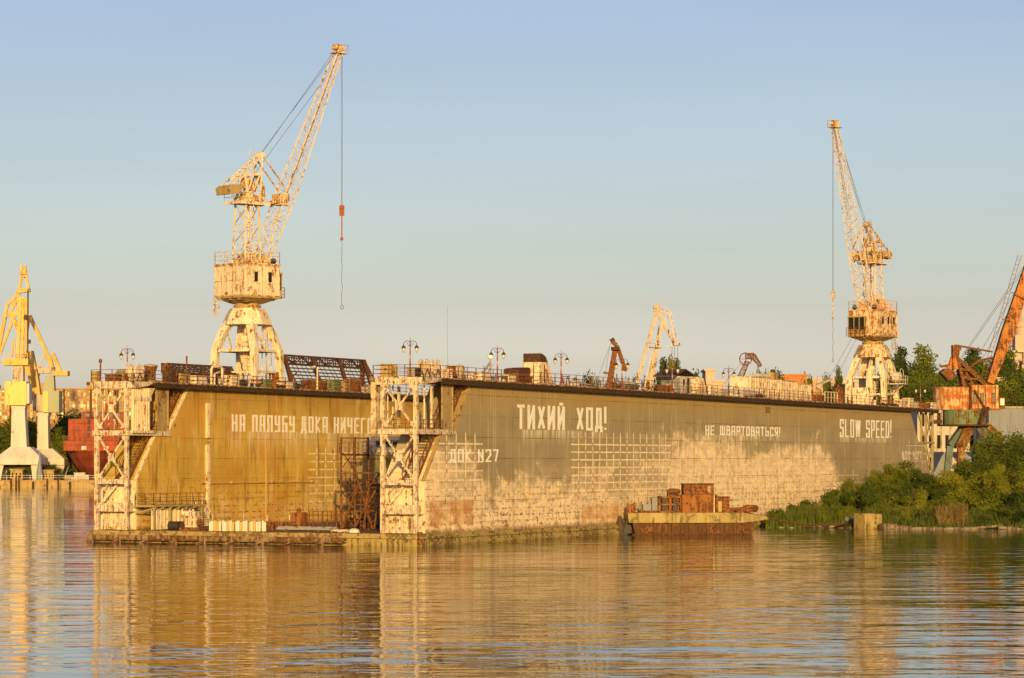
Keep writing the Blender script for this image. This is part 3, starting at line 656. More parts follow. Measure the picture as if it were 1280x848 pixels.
# ------------------------------------------------------------------ dock cranes
def dock_crane(loc, label, az, tip_r, tip_z, blockz, chainz, rusty, block_mat, chain_len_wig, side_tank):
    """az: direction of the jib in world plan (radians, from +x)"""
    cm = M['cream']; cr_ = M['cream_rusty'] if rusty else M['cream']
    c = thing('dock_crane', label, 'crane', loc, RZ, 'level jib cranes standing on the dock walls')
    for sx in (-1,1):
        for sy in (-1,1):
            mb = MB()
            prof = [((2.38,2.25),.58,.75),((2.26,2.15),.64,3.6),((1.7,1.6),.76,5.4),((1.15,1.12),.80,6.45)]
            for (p0,w0,z0),(p1,w1,z1) in zip(prof,prof[1:]):
                q = []
                for (p,wd,z) in ((p0,w0,z0),(p1,w1,z1)):
                    cx,cy = p[0]*sx,p[1]*sy; hw = wd/2
                    q.append([(cx-hw,cy-hw,z),(cx+hw,cy-hw,z),(cx+hw,cy+hw,z),(cx-hw,cy+hw,z)])
                mb.hexa(q[0],q[1])
            leg = mb.build('leg', cm, c)
            bg_ = MB(); bg_.box(2.38*sx-.75,2.38*sx+.75,2.25*sy-.22,2.25*sy+.22,.42,.80); bg_.box(2.38*sx-.4,2.38*sx+.4,2.25*sy-.3,2.25*sy+.3,.3,.5)
            bg_.build('bogie_frame', M['cream_rusty'], leg)
            for k in (-.48,.48):
                MB().drum((2.38*sx+k,2.25*sy,.24),.24,.16,'y',12).build('wheel', M['dark'], leg)
    sk_ = MB(); sk_.lathe([(2.42,6.05),(2.35,6.3),(2.05,7.0),(1.72,7.55),(1.72,7.62)],8,rot=pi/8); sk_.build('portal_skirt', cm if not rusty else cr_, c)
    sr = MB(); sr.lathe([(1.25,7.6),(1.25,7.75),(1.32,7.75),(1.32,7.95),(1.15,7.95),(1.15,8.1)],20); sr.build('slewing_ring', M['ochre'], c)
    xb = MB()
    for s_ in (-1,1):
        xb.box(-2.1,2.1,s_*2.1-.12,s_*2.1+.12,3.45,3.7); xb.box(s_*2.2-.12,s_*2.2+.12,-1.9,1.9,3.45,3.7)
        xb.bar((-2.2,s_*2.18,1.55),(2.2,s_*2.18,1.55),.2); xb.bar((s_*2.3,-2.1,1.5),(s_*2.3,2.1,1.5),.16)
        xb.bar((-1.2,s_*1.55,5.6),(1.2*.2,s_*1.9,3.7),.12)
    xb.box(-2.08,2.08,-1.98,1.98,3.62,3.68)
    xb.build('portal_crossbeam', cm, c)
    cc = MB(); cc.lathe([(.35,1.3),(.55,2.2),(.85,3.5),(.85,3.6)],12); cc.tube([(0,0,3.7),(0,0,6.2)],.32,10); cc.box(-.9,-.45,-.5,.1,3.7,5.0); cc.box(.3,.8,.2,.9,3.7,4.6)
    cc.build('central_column', M['cream'], c)
    l = MB(); l.ladder((1.2,-1.7,.4),(1.2,-1.7,3.6),.5); l.ladder((1.3,-1.2,3.7),(1.2,-1.3,6.3),.45); l.ladder((-1.3,-1.3,.5),(-1.0,-.6,3.6),.5)
    l.tube([(1.75,-1.0,.3),(1.75,-1.0,6.2)],.05); l.tube([(1.75,-.6,.3),(1.75,-.6,6.2)],.05)
    l.build('access_ladder', M['white_steel'], c)
    k = MB()
    k.rails([(-1.8,-1.9,3.7),(1.8,-1.9,3.7)],.9,2,1.2); k.rails([(-1.9,1.8,3.7),(-1.9,-1.8,3.7)],.9,2,1.2)
    k.build('portal_railing', M['white_steel'], c)
    if side_tank:
        t = MB(); t.box(-1.2,.6,-4.3,-2.3,2.7,2.82); t.bar((0,-2.4,1.5),(0,-4.0,2.7),.14); t.rails([(-1.2,-2.4,2.8),(-1.2,-4.3,2.8),(.6,-4.3,2.8),(.6,-2.4,2.8)],.95,2,.9)
        t.build('side_gallery', M['white_steel'], c)
        t = MB(); t.drum((-.3,-3.2,3.6),.62,.9,'y',14); t.hoop((-.3,-3.8,3.9),.75,.04,'y'); t.build('cable_drum', M['grey_light'], c)
        t = MB(); t.hexa([(-2.9,-.9,-.2),(-2.6,-.9,-.2),(-2.6,1.7,-.2),(-2.9,1.7,-.2)],[(-2.7,-.2,2.3),(-2.5,-.2,2.3),(-2.5,1.7,2.3),(-2.7,1.7,2.3)])
        t.hexa([(-2.6,-.9,2.3),(-2.4,-.9,2.3),(-2.4,.0,2.3),(-2.6,.0,2.3)],[(-2.5,-.6,4.6),(-2.4,-.6,4.6),(-2.4,.0,4.6),(-2.5,.0,4.6)])
        t.build('shield_plate', M['cream'], c)
    # ---- upper works rotate with the jib: local frame x = jib direction
    ra = az-RZ; R = Matrix.Rotation(ra,3,'Z')
    def up(mb): mb.v = [tuple(R@Vector(v)) for v in mb.v]; return mb
    A, B = 2.25, 2.1                                             # half length (along the jib), half width
    ub = MB(); ub.hexa([(-1.0,-1.0,8.05),(1.0,-1.0,8.05),(1.0,1.0,8.05),(-1.0,1.0,8.05)],[(-A+.1,-B+.1,8.55),(A-.1,-B+.1,8.55),(A-.1,B-.1,8.55),(-A+.1,B-.1,8.55)])
    for y in (-1.3,0,1.3): ub.bar((-A,y,8.45),(A,y,8.45),.12)
    ub.box(-A-.05,A+.05,-B-.05,B+.05,8.55,8.72); up(ub).build('underframe', M['ochre'], c)
    hb = MB(); hb.box(-A,A,-B,B,8.72,11.75); house = up(hb).build('machinery_house', cr_ if rusty else M['cream'], c)
    rb = MB()
    for x in (-A,-1.1,.1,1.2,A):
        for s_ in (-1,1): rb.box(x-.04,x+.04,s_*B-.03,s_*B+.03,8.72,11.75)
    for y in (-B,-.5,1.1,B): rb.box(-A-.03,-A+.03,y-.04,y+.04,8.72,11.75)
    for z in (10.2,): rb.box(-A-.04,-A+.04,-B,B,z-.03,z+.03)
    for z in (8.8,11.65): rb.box(-A-.05,A+.05,-B-.05,-B+.02,z-.06,z+.06); rb.box(-A-.05,A+.05,B-.02,B+.05,z-.06,z+.06); rb.box(-A-.05,-A+.02,-B,B,z-.06,z+.06)
    up(rb).build('panel_rib', M['cream_rusty'], house)
    rf = MB(); rf.box(-A-.1,A+.1,-B-.1,B+.1,11.75,11.86); up(rf).build('roof', M['cream_rusty'], house)
    for x in ((-.75,1.0) if not rusty else (-1.4,.0,1.3)):
        for sy in (-1,1):
            wn = MB(); y = sy*B; y0,y1 = (y-.06,y-.01) if sy<0 else (y+.01,y+.06)
            wn.box(x-.27,x+.27,y0,y1,10.0,11.15); wi = up(wn).build('window', M['white_steel'], house)
            gl = MB(); y0,y1 = (y-.075,y-.02) if sy<0 else (y+.02,y+.075); gl.box(x-.2,x+.2,y0,y1,10.1,11.05); up(gl).build('pane', M['glass'], wi)
    # driver's cab on the front face
    cb_ = MB(); cb_.box(A,A+.42,-B+.1,-B+2.5,8.6,8.75); cb_.box(A,A+.5,-B+.05,-B+2.55,10.95,11.1)
    for x,y in ((A+.38,-B+.15),(A+.38,-B+.95),(A+.38,-B+1.7),(A+.38,-B+2.45),(A+.1,-B+.15),(A+.1,-B+2.45)): cb_.bar((x,y,8.7),(x,y,11.0),.09)
    cb_.box(A+.34,A+.38,-B+.12,-B+2.45,8.75,9.5); cb_.box(A,A+.38,-B+.10,-B+.16,8.75,9.4); cb_.box(A,A+.38,-B+2.42,-B+2.48,8.75,9.4)
    cab = up(cb_).build('driver_cab', M['ochre'], c)
    gb = MB(); gb.box(A+.30,A+.345,-B+.2,-B+2.4,9.5,10.95); gb.box(A+.1,A+.35,-B+.12,-B+.15,9.4,10.95); gb.box(A+.1,A+.35,-B+2.44,-B+2.47,9.4,10.95); up(gb).build('cab_glazing', M['glass'], cab)
    ck = MB(); ck.rails([(A+.62,-B,8.7),(A+.62,-B+2.6,8.7)],1.0,3,.7); ck.bar((A+.62,-B,8.7),(A,-B,8.7),.06); ck.bar((A+.62,-B+2.6,8.7),(A,-B+2.6,8.7),.06); up(ck).build('cab_guard', M['rust'], cab)
    rr = MB(); rr.rails([(-A,-B,11.86),(A,-B,11.86),(A,B,11.86),(-A,B,11.86),(-A,-B,11.86)],1.15,3,1.5,.03); up(rr).build('roof_railing', M['white_steel'], c)
    hl = MB(); hl.ladder((-A-.2,B-.5,6.9),(-A-.1,B-.5,8.7),.6); hl.rails([(-A-.6,B-.9,6.6),(-A-.2,B+.0,7.0)],1.6,3,.5); up(hl).build('hanging_ladder', M['white_steel'], c)
    w_ = MB(); w_.box(-.9,1.9,-1.2,1.2,11.86,12.25); w_.drum((1.3,0,12.5),.38,2.0,'y',12); w_.drum((-.2,.4,12.5),.3,1.2,'y',12); w_.box(-.8,-.1,-1.0,-.2,12.2,12.9)
    up(w_).build('hoist_winch', M['cream_rusty'] if not rusty else M['salmon'], c)
    for y in (-1.4,1.4):
        f = MB(); f.drum((A-.2,y,12.2),.28,.3,'x',10); f.bar((A-.2,y,11.8),(A-.2,y,12.0),.1); up(f).build('floodlight', M['dark'], c)
    # lattice tower
    tw = MB()
    P0 = [(-1.1,-.9),(.85,-.9),(.85,.9),(-1.1,.9)]; P1 = [(-.85,-.78),(.8,-.78),(.8,.78),(-.85,.78)]
    zz = [11.86,13.8,15.7,17.6]
    def lv(i,t): return Vector((P0[i][0]+(P1[i][0]-P0[i][0])*t, P0[i][1]+(P1[i][1]-P0[i][1])*t, 11.86+5.74*t))
    for i in range(4):
        tw.bar(lv(i,0),lv(i,1),.12)
        for j in range(3):
            a_,b_ = j/3,(j+1)/3; i2 = (i+1)%4
            tw.bar(lv(i,a_),lv(i2,b_),.055); tw.bar(lv(i2,a_),lv(i,b_),.055); tw.bar(lv(i,b_),lv(i2,b_),.06)
    tw.ladder((-.2,-1.0,11.9),(-.2,-.9,17.6),.45); tw.tube([(.3,.2,11.9),(.3,.2,17.6)],.09)
    up(tw).build('lattice_tower', cm, c)
    pl = MB(); pl.box(-1.9,1.75,-1.15,1.15,17.6,17.7); pl.box(-1.95,-1.9,-1.15,1.15,17.52,17.78); pl.box(-1.9,1.75,-1.2,-1.15,17.52,17.78)
    pl.rails([(1.75,-1.15,17.7),(-1.9,-1.15,17.7),(-1.9,1.15,17.7),(1.75,1.15,17.7)],1.0,2,1.2,.018)
    up(pl).build('upper_platform', cm, c)
    mf = MB(); apx = (1.55,22.4)
    for y in (-.75,.75):
        mf.bar((.95,y,17.7),(apx[0],y*.5,apx[1]),.14); mf.bar((-1.05,y,17.7),(.4,y,20.9),.12); mf.bar((-.9,y,20.3),(apx[0],y*.5,apx[1]),.10)
        mf.bar((-.95,y,20.3),(.85,y,20.5),.22); mf.bar((-.95,y,20.3),(-.4,y,17.7),.14); mf.bar((-.4,y,17.7),(.9,y,20.4),.12)
        mf.bar((-.9,y,20.3),(-2.6,y*1.2,19.2),.13)
    for z,x in ((20.3,-.95),(20.5,.85),(21.5,.6),(21.0,-.1)): mf.bar((x,-.75,z),(x,.75,z),.12)
    mf.bar((-2.6,-.8,19.25),(apx[0]-.3,-.4,apx[1]-.1),.07); mf.bar((-2.6,.8,19.25),(apx[0]-.3,.4,apx[1]-.1),.07)
    for t in (.2,.4,.6,.8):
        p = Vector((-2.6,-.8,19.25)).lerp(Vector((apx[0]-.3,-.4,apx[1]-.1)),t); q = Vector((-2.6,.8,19.25)).lerp(Vector((apx[0]-.3,.4,apx[1]-.1)),t); mf.bar(p,q,.05); mf.bar(p,p+Vector((0,0,.5)),.04)
    mf.drum((apx[0],0,apx[1]),.3,.9,'y',12); mf.hoop((apx[0]-.9,0,apx[1]+.05),.45,.03,'y')
    up(mf).build('mast_frame', M['cream_rusty'] if rusty else cm, c)
    cwt = MB(); cwt.prism([(-2.95,18.35),(-1.65,18.55),(-1.4,19.3),(-2.6,19.25),(-3.1,18.95)],-.95,.95)
    for y in (-.98,-.4,.4,.96): cwt.prism([(-3.0,18.3),(-1.6,18.5),(-1.35,19.35),(-2.6,19.3),(-3.15,18.97)],y,y+.03)
    up(cwt).build('counterweight', M['ochre'] if not rusty else M['cream_rusty'], c)
    gr = MB(); gr.drum((.0,0,18.3),.55,1.1,'y',14); gr.drum((.75,.2,19.3),.5,.5,'y',12); gr.drum((-.3,-.2,19.6),.6,.3,'y',14); gr.box(-.9,.2,-.6,.6,17.72,18.2)
    gr.tube([(1.0,0,20.6),(1.9,0,19.5),(2.0,0,18.2),(1.2,0,17.8)],.22,8); gr.box(.7,1.6,-.4,.4,17.72,18.5)
    up(gr).build('luffing_gear', M['cream_rusty'], c)
    # jib
    foot = Vector((1.7,0,12.2)); tip = Vector((tip_r,0,tip_z)); jd = (tip-foot)
    k1 = foot+jd*.30
    jb = MB(); jb.truss(foot,k1,1.9,.45,1.6,1.3,6,.05,.022); jb.truss(k1,tip,1.6,1.3,.6,.6,19,.045,.018)
    jb.box(foot.x-.2,foot.x+.3,-1.1,1.1,12.0,12.3)
    n_ = Vector((-jd.z,0,jd.x)).normalized()
    for t in (.62,.66): jb.bar(foot+jd*t+n_*.5+Vector((0,-.6,0)),foot+jd*t+n_*.5+Vector((0,.6,0)),.05)
    ld_p, ld_q = foot+jd*.32+Vector((0,-.2,0)), tip-jd*.03+Vector((0,-.2,0)); jb.ladder(ld_p,ld_q,.4,(0,1,0),.02,.5)
    jib = up(jb).build('jib', cm if not rusty else M['cream'], c)
    jp = MB(); e = jd.normalized(); jp.drum(tip+e*.2,.42,.5,'y',14); jp.drum(tip+e*.2+Vector((-.5,0,.1)),.3,.6,'y',12); jp.box(tip.x-.9,tip.x+.7,-.55,.55,tip.z-.35,tip.z-.28)
    jp.rails([(tip.x-.9,-.55,tip.z-.3),(tip.x+.7,-.55,tip.z-.3),(tip.x+.7,.55,tip.z-.3)],.8,2,.8,.022)
    up(jp).build('jib_head', M['cream_rusty'], jib)
    rk = MB(); kk = foot+jd*.27; rk.box(kk.x-.7,kk.x+.25,-.75,.75,kk.z-.2,kk.z+.9); rk.bar((apx[0],-.6,apx[1]-.2),(kk.x+.1,-.6,kk.z+1.2),.11); rk.bar((apx[0],.6,apx[1]-.2),(kk.x+.1,.6,kk.z+1.2),.11)
    rk.bar((1.1,0,17.5),(kk.x,0,kk.z+.4),.3,.3); up(rk).build('luffing_rack', M['cream_rusty'], c)
    for i,y in enumerate((-.25,0,.25)):
        cbm = MB(); st_ = Vector((apx[0],y,apx[1]+.1)); en = tip+Vector((-.5,y*.6,-.9*i*.6+.2))
        if i == 2: st_ = Vector((.9,y,20.4)); en = foot+jd*.86+n_*.4
        cbm.tube([st_, en], .024, 5); up(cbm).build('luffing_cable', M['cable'], c)
    hx = tip.x+.35
    hcb = MB(); hcb.tube([(hx,-.06,tip_z),(hx,-.06,blockz+.9)],.022,5); hcb.tube([(hx,.06,tip_z),(hx,.06,blockz+.9)],.022,5); up(hcb).build('hoist_cable', M['cable'], c)
    hk = MB(); hk.box(hx-.16,hx+.16,-.2,.2,blockz-.1,blockz+.75); hk.drum((hx,0,blockz+.7),.26,.24,'y',12); hk.bar((hx,0,blockz-.1),(hx,0,blockz-2.4),.09); hk.drum((hx,0,blockz-2.4),.17,.14,'y',10)
    hook = up(hk).build('hook_block', block_mat, c)
    pts = []; n = 26
    for i in range(n+1):
        t = i/n; pts.append((hx+chain_len_wig*sin(i*1.1)*sin(i*.37+.4), .05*cos(i*.8), blockz-2.5+(chainz-(blockz-2.5))*t))
    ch = MB(); ch.tube(pts,.028,5); ch.hoop((pts[-1][0],0,chainz-.25),.2,.03,'y',10); up(ch).build('sling_chain', M['cable'], hook)
    if rusty:                                                     # salmon strut behind the house
        return c, R
    return c, R
uL, dL = onv(308,31.0); uR, dR = onv(1091,2.0)
dock_crane(W(uL,30.9,zdeck(uL)), 'tall cream crane on the farther dock wall, jib leaning right, orange hook block', radians(46), 11.9, 33.6, 17.4, 8.5, False, M['orange_block'], .05, False)
dock_crane(W(uR,2.0,zdeck(uR)), 'tall rust bitten cream crane at the far right end of the dock, jib leaning left', radians(180+53), 9.3, 33.9, 13.0, 5.7, True, M['white_steel'], .07, True)

# ------------------------------------------------------------------ lamps along the decks
def make_lamp(loc, label):
    c = thing('street_lamp', label, 'lamp post', loc, RZ-pi/2+.2, 'lamp posts along the dock tops')
    m = MB(); m.lathe([(.16,0),(.13,.25),(.07,.35),(.055,2.85),(.03,3.1),(.012,3.35)],8); m.build('post', M['lamp_post'], c)
    a = MB()
    for s in (-1,1):
        a.tube([(0,0,2.9),(s*.18,0,3.06),(s*.4,0,3.02),(s*.55,0,2.85),(s*.57,0,2.66)],.025,6)
        a.tube([(0,0,2.55),(s*.16,0,2.7),(s*.3,0,2.9)],.018,5)
    a.build('bracket', M['dark'], c)
    for s in (-1,1):
        l = MB(); l.lathe([(.04,2.06),(.10,2.12),(.15,2.28),(.16,2.42),(.14,2.46)],10,(s*.57,0)); sh = l.build('lantern', M['lamp_glass'], c, True)
        k = MB(); k.lathe([(.19,2.42),(.17,2.52),(.12,2.62),(.04,2.68),(.03,2.74)],10,(s*.57,0)); k.build('lantern_cap', M['dark'], sh)
    return c
LU = [(.7,'first lamp post from the left on the nearer wall, above the X-braced end tower'),(16.4,'twin lamp post on the nearer wall just right of the grey davit'),
      (29.8,'twin lamp post on the nearer wall just right of the cream funnel'),(43.9,'twin lamp post in front of the distant rusty bent-arm crane'),
      (56.6,'twin lamp post just left of the dark roofed deck shed'),(72.2,'twin lamp post left of the long ribbed container row'),(139,'last twin lamp post at the far right end of the deck')]
lamp0 = None
for u,lb_ in LU:
    p = W(u,.6 if u>.8 else 1.0,zdeck(u))
    if lamp0 is None: lamp0 = make_lamp(p,lb_)
    else: dup(lamp0,p,lamp0.rotation_euler.z,lb_)
u,d = onv(159,31.5); dup(lamp0,W(u,31.5,zdeck(u)),lamp0.rotation_euler.z,'twin lamp post standing on the farther wall above the left end tower')

# ------------------------------------------------------------------ gear on the decks
def gear(name, label, cat, u, v, z=None, rot=0, group=None): return thing(name,label,cat,W(u,v,zdeck(u) if z is None else z),RZ+rot,group)
def U(px,v=1.2): return onv(px,v)[0]
# nearer wall, from the front
c = gear('windlass','small ochre windlass frame behind the rail at the front of the nearer wall','windlass',1.0,3.2)
m = MB(); m.box(-.6,.6,-.6,.6,0,.12); m.box(-.55,-.4,-.5,.5,.1,1.15); m.box(.4,.55,-.5,.5,.1,1.15); m.build('frame',M['ochre'],c)
MB().drum((0,0,.7),.35,.9,'x',12).build('drum',M['ochre'],c); MB().drum((0,-.0,.7),.1,1.3,'x',8).build('shaft',M['dark'],c)
c = gear('equipment_cabinet','black two-door cabinet beside the first lamp post','cabinet',1.5,1.1)
MB().box(-.45,.45,-.4,.4,.0,.85).build('cabinet_body',M['dark'],c,bevel=.03); m = MB(); m.box(-.47,-.451,-.35,-.02,.08,.78); m.build('cabinet_door',M['grey_metal'],c); m = MB(); m.box(-.47,-.451,.03,.35,.08,.78); m.build('cabinet_door',M['grey_metal'],c)
def reel(u,v,R,wd,mat,label,ax='y',name='cable_reel',group=None,z=None):
    c = gear(name,label,'cable reel',u,v,z,0,group)
    m = MB(); m.box(-R*.9,R*.9,-wd/2-.1,wd/2+.1,0,.1)
    for s in (-1,1): m.bar((-R*.7,s*(wd/2+.06),.1),(0,s*(wd/2+.06),R+.1),.08); m.bar((R*.7,s*(wd/2+.06),.1),(0,s*(wd/2+.06),R+.1),.08)
    m.build('stand',M['rust'],c)
    d = MB(); d.drum((0,0,R+.15),R*.72,wd*.9,'y',18); dr = d.build('drum',mat,c,False)
    for s in (-1,1):
        f = MB(); f.drum((0,s*wd/2,R+.15),R*.86,.05,'y',18); f.hoop((0,s*(wd/2+.02),R+.15),R,.045,'y'); f.build('flange',M['cream'],dr)
    return c
reel(3.6,1.2,.72,.5,M['ochre'],'left one of the two hooped cable reels near the front of the nearer wall')
reel(5.2,1.0,.72,.5,M['cream'],'right one of the two hooped cable reels near the front of the nearer wall')
def bollard(u,v,label,mat=None,group=None,s=1.0,z=None):
    c = gear('mooring_bollard',label,'bollard',u,v,z,0,group); m = MB()
    m.box(-.5*s,.5*s,-.22*s,.22*s,0,.08); m.build('base_plate',M['rust'],c)
    for k in (-.28,.28): m = MB(); m.lathe([(.13*s,.08),(.12*s,.55*s),(.18*s,.6*s),(.18*s,.72*s),(.1*s,.78*s)],10,(k*s,0)); m.build('post',mat or M['cream'],c)
for u in (6.5,7.6): bollard(u,.9,'twin cream bollard between the cable reels and the orange winch',group='twin bollards by the orange winch',s=1.2)
c = gear('mooring_winch','orange and ochre mooring winch on the nearer wall right of the reels','winch',9.4,1.2)
MB().box(-1.0,1.0,-.6,.6,0,.18).build('bed_plate',M['rust'],c); m = MB(); m.drum((-.3,0,.75),.5,1.0,'y',16); m.build('drum',M['rust_orange'],c)
m = MB(); m.box(.3,1.0,-.4,.4,.18,.95); m.drum((.65,-.1,1.0),.3,.7,'y',12); m.build('gearbox',M['ochre'],c,bevel=.04)
for s in (-1,1): MB().drum((-.3,s*.55,.75),.62,.06,'y',16).build('flange',M['cream'],c)
c = gear('pipe_manifold','tangle of cream valve pipes behind the rail right of the mooring winch','pipes',12.0,1.2)
m = MB()
for k in range(5):
    x = -1.2+k*.6; m.tube([(x,-.3,0),(x,-.3,.5+.1*(k%3)),(x+.4,-.1,.55+.1*(k%3)),(x+.4,.3,.1)],.07,8)
m.tube([(-1.4,0,.25),(1.8,0,.25)],.09,8); m.build('pipes',M['cream'],c)
for k in range(4): m = MB(); m.hoop((-1.1+k*.6,-.3,.72),.14,.025,'z',10); m.build('hand_wheel',M['rust'],c)
c = gear('davit','light grey davit with slanted arm and round white dome on its mast','davit',U(608),1.0)
m = MB(); m.box(-.6,.6,-.5,.5,0,.55); m.build('pedestal',M['grey_metal'],c,bevel=.03)
m = MB(); m.tube([(.4,0,.5),(.4,0,2.1)],.07,8); m.box(.2,.6,-.2,.2,1.5,1.55); m.build('mast',M['grey_metal'],c)
m = MB(); m.bar((-1.5,0,.5),(.25,0,1.7),.16); m.bar((-1.0,0,.3),(.4,0,1.2),.1); m.bar((-1.5,0,.5),(-1.2,.0,1.0),.07); m.build('arm',M['grey_metal'],c)
MB().lathe([(.1,2.05),(.24,2.15),(.24,2.35),(.1,2.42)],12,(.4,0)).build('dome',M['letter'],c,True)
def crate(u,v,sx,sy,h,mat,label,name='deck_box',group=None,z=None,lid=True,cat='box'):
    c = gear(name,label,cat,u,v,z,0,group); MB().box(-sx/2,sx/2,-sy/2,sy/2,0,h).build('box_body',mat,c,bevel=.03)
    if lid: MB().box(-sx/2-.04,sx/2+.04,-sy/2-.04,sy/2+.04,h+.002,h+.06).build('lid',mat,c)
    m = MB(); m.box(-sx/2-.012,-sx/2,-.15,.15,h*.45,h*.6); m.build('latch',M['dark'],c); return c
crate(U(598),1.0,1.6,1.0,.72,M['cream'],'cream deck box below the slanted arm of the grey davit')
c = gear('hatch_frame','small black tubular hatch frame right of the second lamp post','hatch frame',U(624),1.1)
m = MB()
for x in (-.5,.5):
    m.bar((x,-.4,0),(x*.8,-.4,.6),.07); m.bar((x,.4,0),(x*.8,.4,.6),.07); m.bar((x*.8,-.4,.6),(x*.8,.4,.6),.07)
m.bar((-.4,-.4,.6),(.4,-.4,.6),.07); m.bar((-.4,.4,.6),(.4,.4,.6),.07); m.build('frame',M['dark'],c)
crate(U(633),1.0,1.3,.9,.72,M['cream'],'cream deck box left of the big brown crate')
c = gear('wooden_crate','big brown slatted crate with sloping lid left of the cream funnel','crate',U(649),1.4)
m = MB(); m.box(-1.3,1.2,-.7,.7,0,1.0)
for k in range(6): m.box(-1.34,1.24,-.74,-.7,.05+k*.16,.15+k*.16)
m.build('crate_body',M['rust'],c); m = MB(); m.prism([(-1.35,1.0),(1.3,1.0),(1.2,1.45),(.8,1.55),(-1.1,1.4)],-.75,.75); m.build('lid',M['rust_dark'],c)
bollard(U(658),.9,'short rusty twin bollard just left of the cream funnel',M['rust'])
c = gear('funnel','cream swept funnel with dark sloping cap on the nearer wall','funnel',U(679),1.8)
fn = [(-1.35,0),(-1.35,2.0),(-1.2,2.15),(.45,2.15),(.95,1.3),(1.5,.55),(2.3,.1),(2.5,0)]
MB().prism(fn,-.9,.9).build('funnel_body',M['cream'],c); MB().prism([(-1.2,2.152),(-1.2,2.95),(-.6,2.9),(.1,2.62),(.45,2.152)],-.86,.86).build('cap',M['rust_dark'],c)
m = MB(); m.box(-.5,-.28,-.93,-.9,.25,1.9); m.build('door',M['rust'],c); m = MB()
for x in (-1.1,-.05,.5): m.box(x,x+.05,-.94,-.9,.05,2.1 if x<.4 else 1.9)
m.build('rib',M['cream_rusty'],c)
c = gear('covered_lifeboat','long low upturned boat under pale canvas right of the third lamp post','boat',U(730),1.6)
m = MB(); rings = []
for i in range(9):
    t = i/8; x = -2.6+5.6*t; h = (.5+.25*sin(t*pi))*(1-.75*t*t); hw = .8*sin(pi*(.08+.84*t))**.5
    rings.append([(x,-hw,.05),(x,-hw*.8,h*.7+.05),(x,0,h+.1),(x,hw*.8,h*.7+.05),(x,hw,.05)])
vs = [p for r in rings for p in r]; m.add(vs,[(i*5+k,i*5+k+1,(i+1)*5+k+1,(i+1)*5+k) for i in range(8) for k in range(4)]+[(0,1,2,3,4),(44,43,42,41,40)])
m.build('canvas_cover',M['pale'],c); m = MB(); m.bar((-1.8,-.85,0),(-1.8,-.85,.4),.1); m.bar((1.6,-.85,0),(1.6,-.85,.3),.1); m.bar((-1.8,-.85,.35),(1.6,-.85,.25),.06); m.build('cradle',M['rust'],c)
c = gear('pipe_trestle','A-shaped rusty pipe trestle just right of the third lamp post','trestle',U(706),1.2)
m = MB(); m.bar((-.6,-.3,0),(0,-.3,1.0),.07); m.bar((.6,-.3,0),(0,-.3,1.0),.07); m.bar((-.6,.3,0),(0,.3,1.0),.07); m.bar((.6,.3,0),(0,.3,1.0),.07); m.bar((0,-.4,1.0),(0,.4,1.0),.08); m.build('trestle_frame',M['rust'],c)
c = gear('timber_pile','low pile of grey timbers and canvas between the two distant crane feet','timber pile',U(786),1.5)
m = MB()
for k in range(9): m.box(-2+rnd.random()*.6,1.2+rnd.random()*.8,-.7+(k%3)*.42,-.35+(k%3)*.42,(k//3)*.22,(k//3)*.22+.2)
m.build('timbers',M['wood'],c)
m = MB(); m.prism([(-1.9,.68),(-.9,1.0),(.4,.9),(1.3,.68)],-.6,.5); m.build('canvas_cover',M['pale'],c)
reel(U(812),1.2,.55,.5,M['rust'],'rust brown cable reel beside the foot of the white distant crane')
reel(U(840)-.5,1.2,.42,.5,M['rust_orange'],'small reddish reel just left of the deck shed door')
for i,px in enumerate((762,820,826,832)): bollard(U(px),.8,['short rusty twin bollard below the rusty bent-arm crane','rusty twin bollard right of the brown cable reel','','' ][i] if i<2 else 'rusty twin bollard close to the fifth lamp post',M['rust'],group='rusty bollards near the fifth lamp post' if i>1 else None)
c = gear('deck_shed','small pale deck shed with dark pitched roof and blue grey side','shed',U(854),1.9)
MB().box(-1.7,1.5,-1.0,1.0,0,1.85).build('wall',M['pale'],c); m = MB(); m.box(-1.75,-1.70,-1.0,1.0,0,1.7); m.build('side_wall',M['blue_grey'],c)
m = MB(); m.hexa([(-3.4,-1.25,1.75),(-.6,-1.25,2.5),(-.6,1.25,2.5),(-3.4,1.25,1.75)],[(-3.4,-1.25,1.86),(-.6,-1.25,2.62),(-.6,1.25,2.62),(-3.4,1.25,1.86)])
m.hexa([(-.6,-1.25,2.5),(2.1,-1.25,1.9),(2.1,1.25,1.9),(-.6,1.25,2.5)],[(-.6,-1.25,2.62),(2.1,-1.25,2.02),(2.1,1.25,2.02),(-.6,1.25,2.62)]); m.build('roof',M['roof_dark'],c)
m = MB(); m.box(-1.0,-.3,-1.03,-1.0,.9,1.6); w_ = m.build('window',M['white_steel'],c); m = MB(); m.box(-.93,-.37,-1.045,-1.032,.97,1.53); m.build('pane',M['glass'],w_)
m = MB(); m.box(.3,.95,-1.03,-1.0,.0,1.7); d_ = m.build('door',M['dark'],c); m = MB(); m.box(.36,.42,-1.08,-1.03,.8,.95); m.build('handle',M['grey_metal'],d_)
c = gear('vent_trunk','tall cream tapering vent casing just right of the deck shed','vent',U(873),1.6)
MB().prism([(-1.1,0),(-.95,1.9),(.5,1.8),(1.5,0)],-.8,.8).build('casing',M['cream'],c); m = MB(); m.box(-.6,-.5,-.84,-.8,.1,1.7); m.box(.1,.2,-.84,-.8,.1,1.7); m.build('rib',M['cream_rusty'],c)
m = MB(); m.bar((1.6,-.85,0),(.6,-.85,1.9),.08); m.build('stay',M['dark'],c)
crate(U(888),1.4,1.5,1.0,1.0,M['cream'],'cream locker between the vent casing and the sixth lamp post')
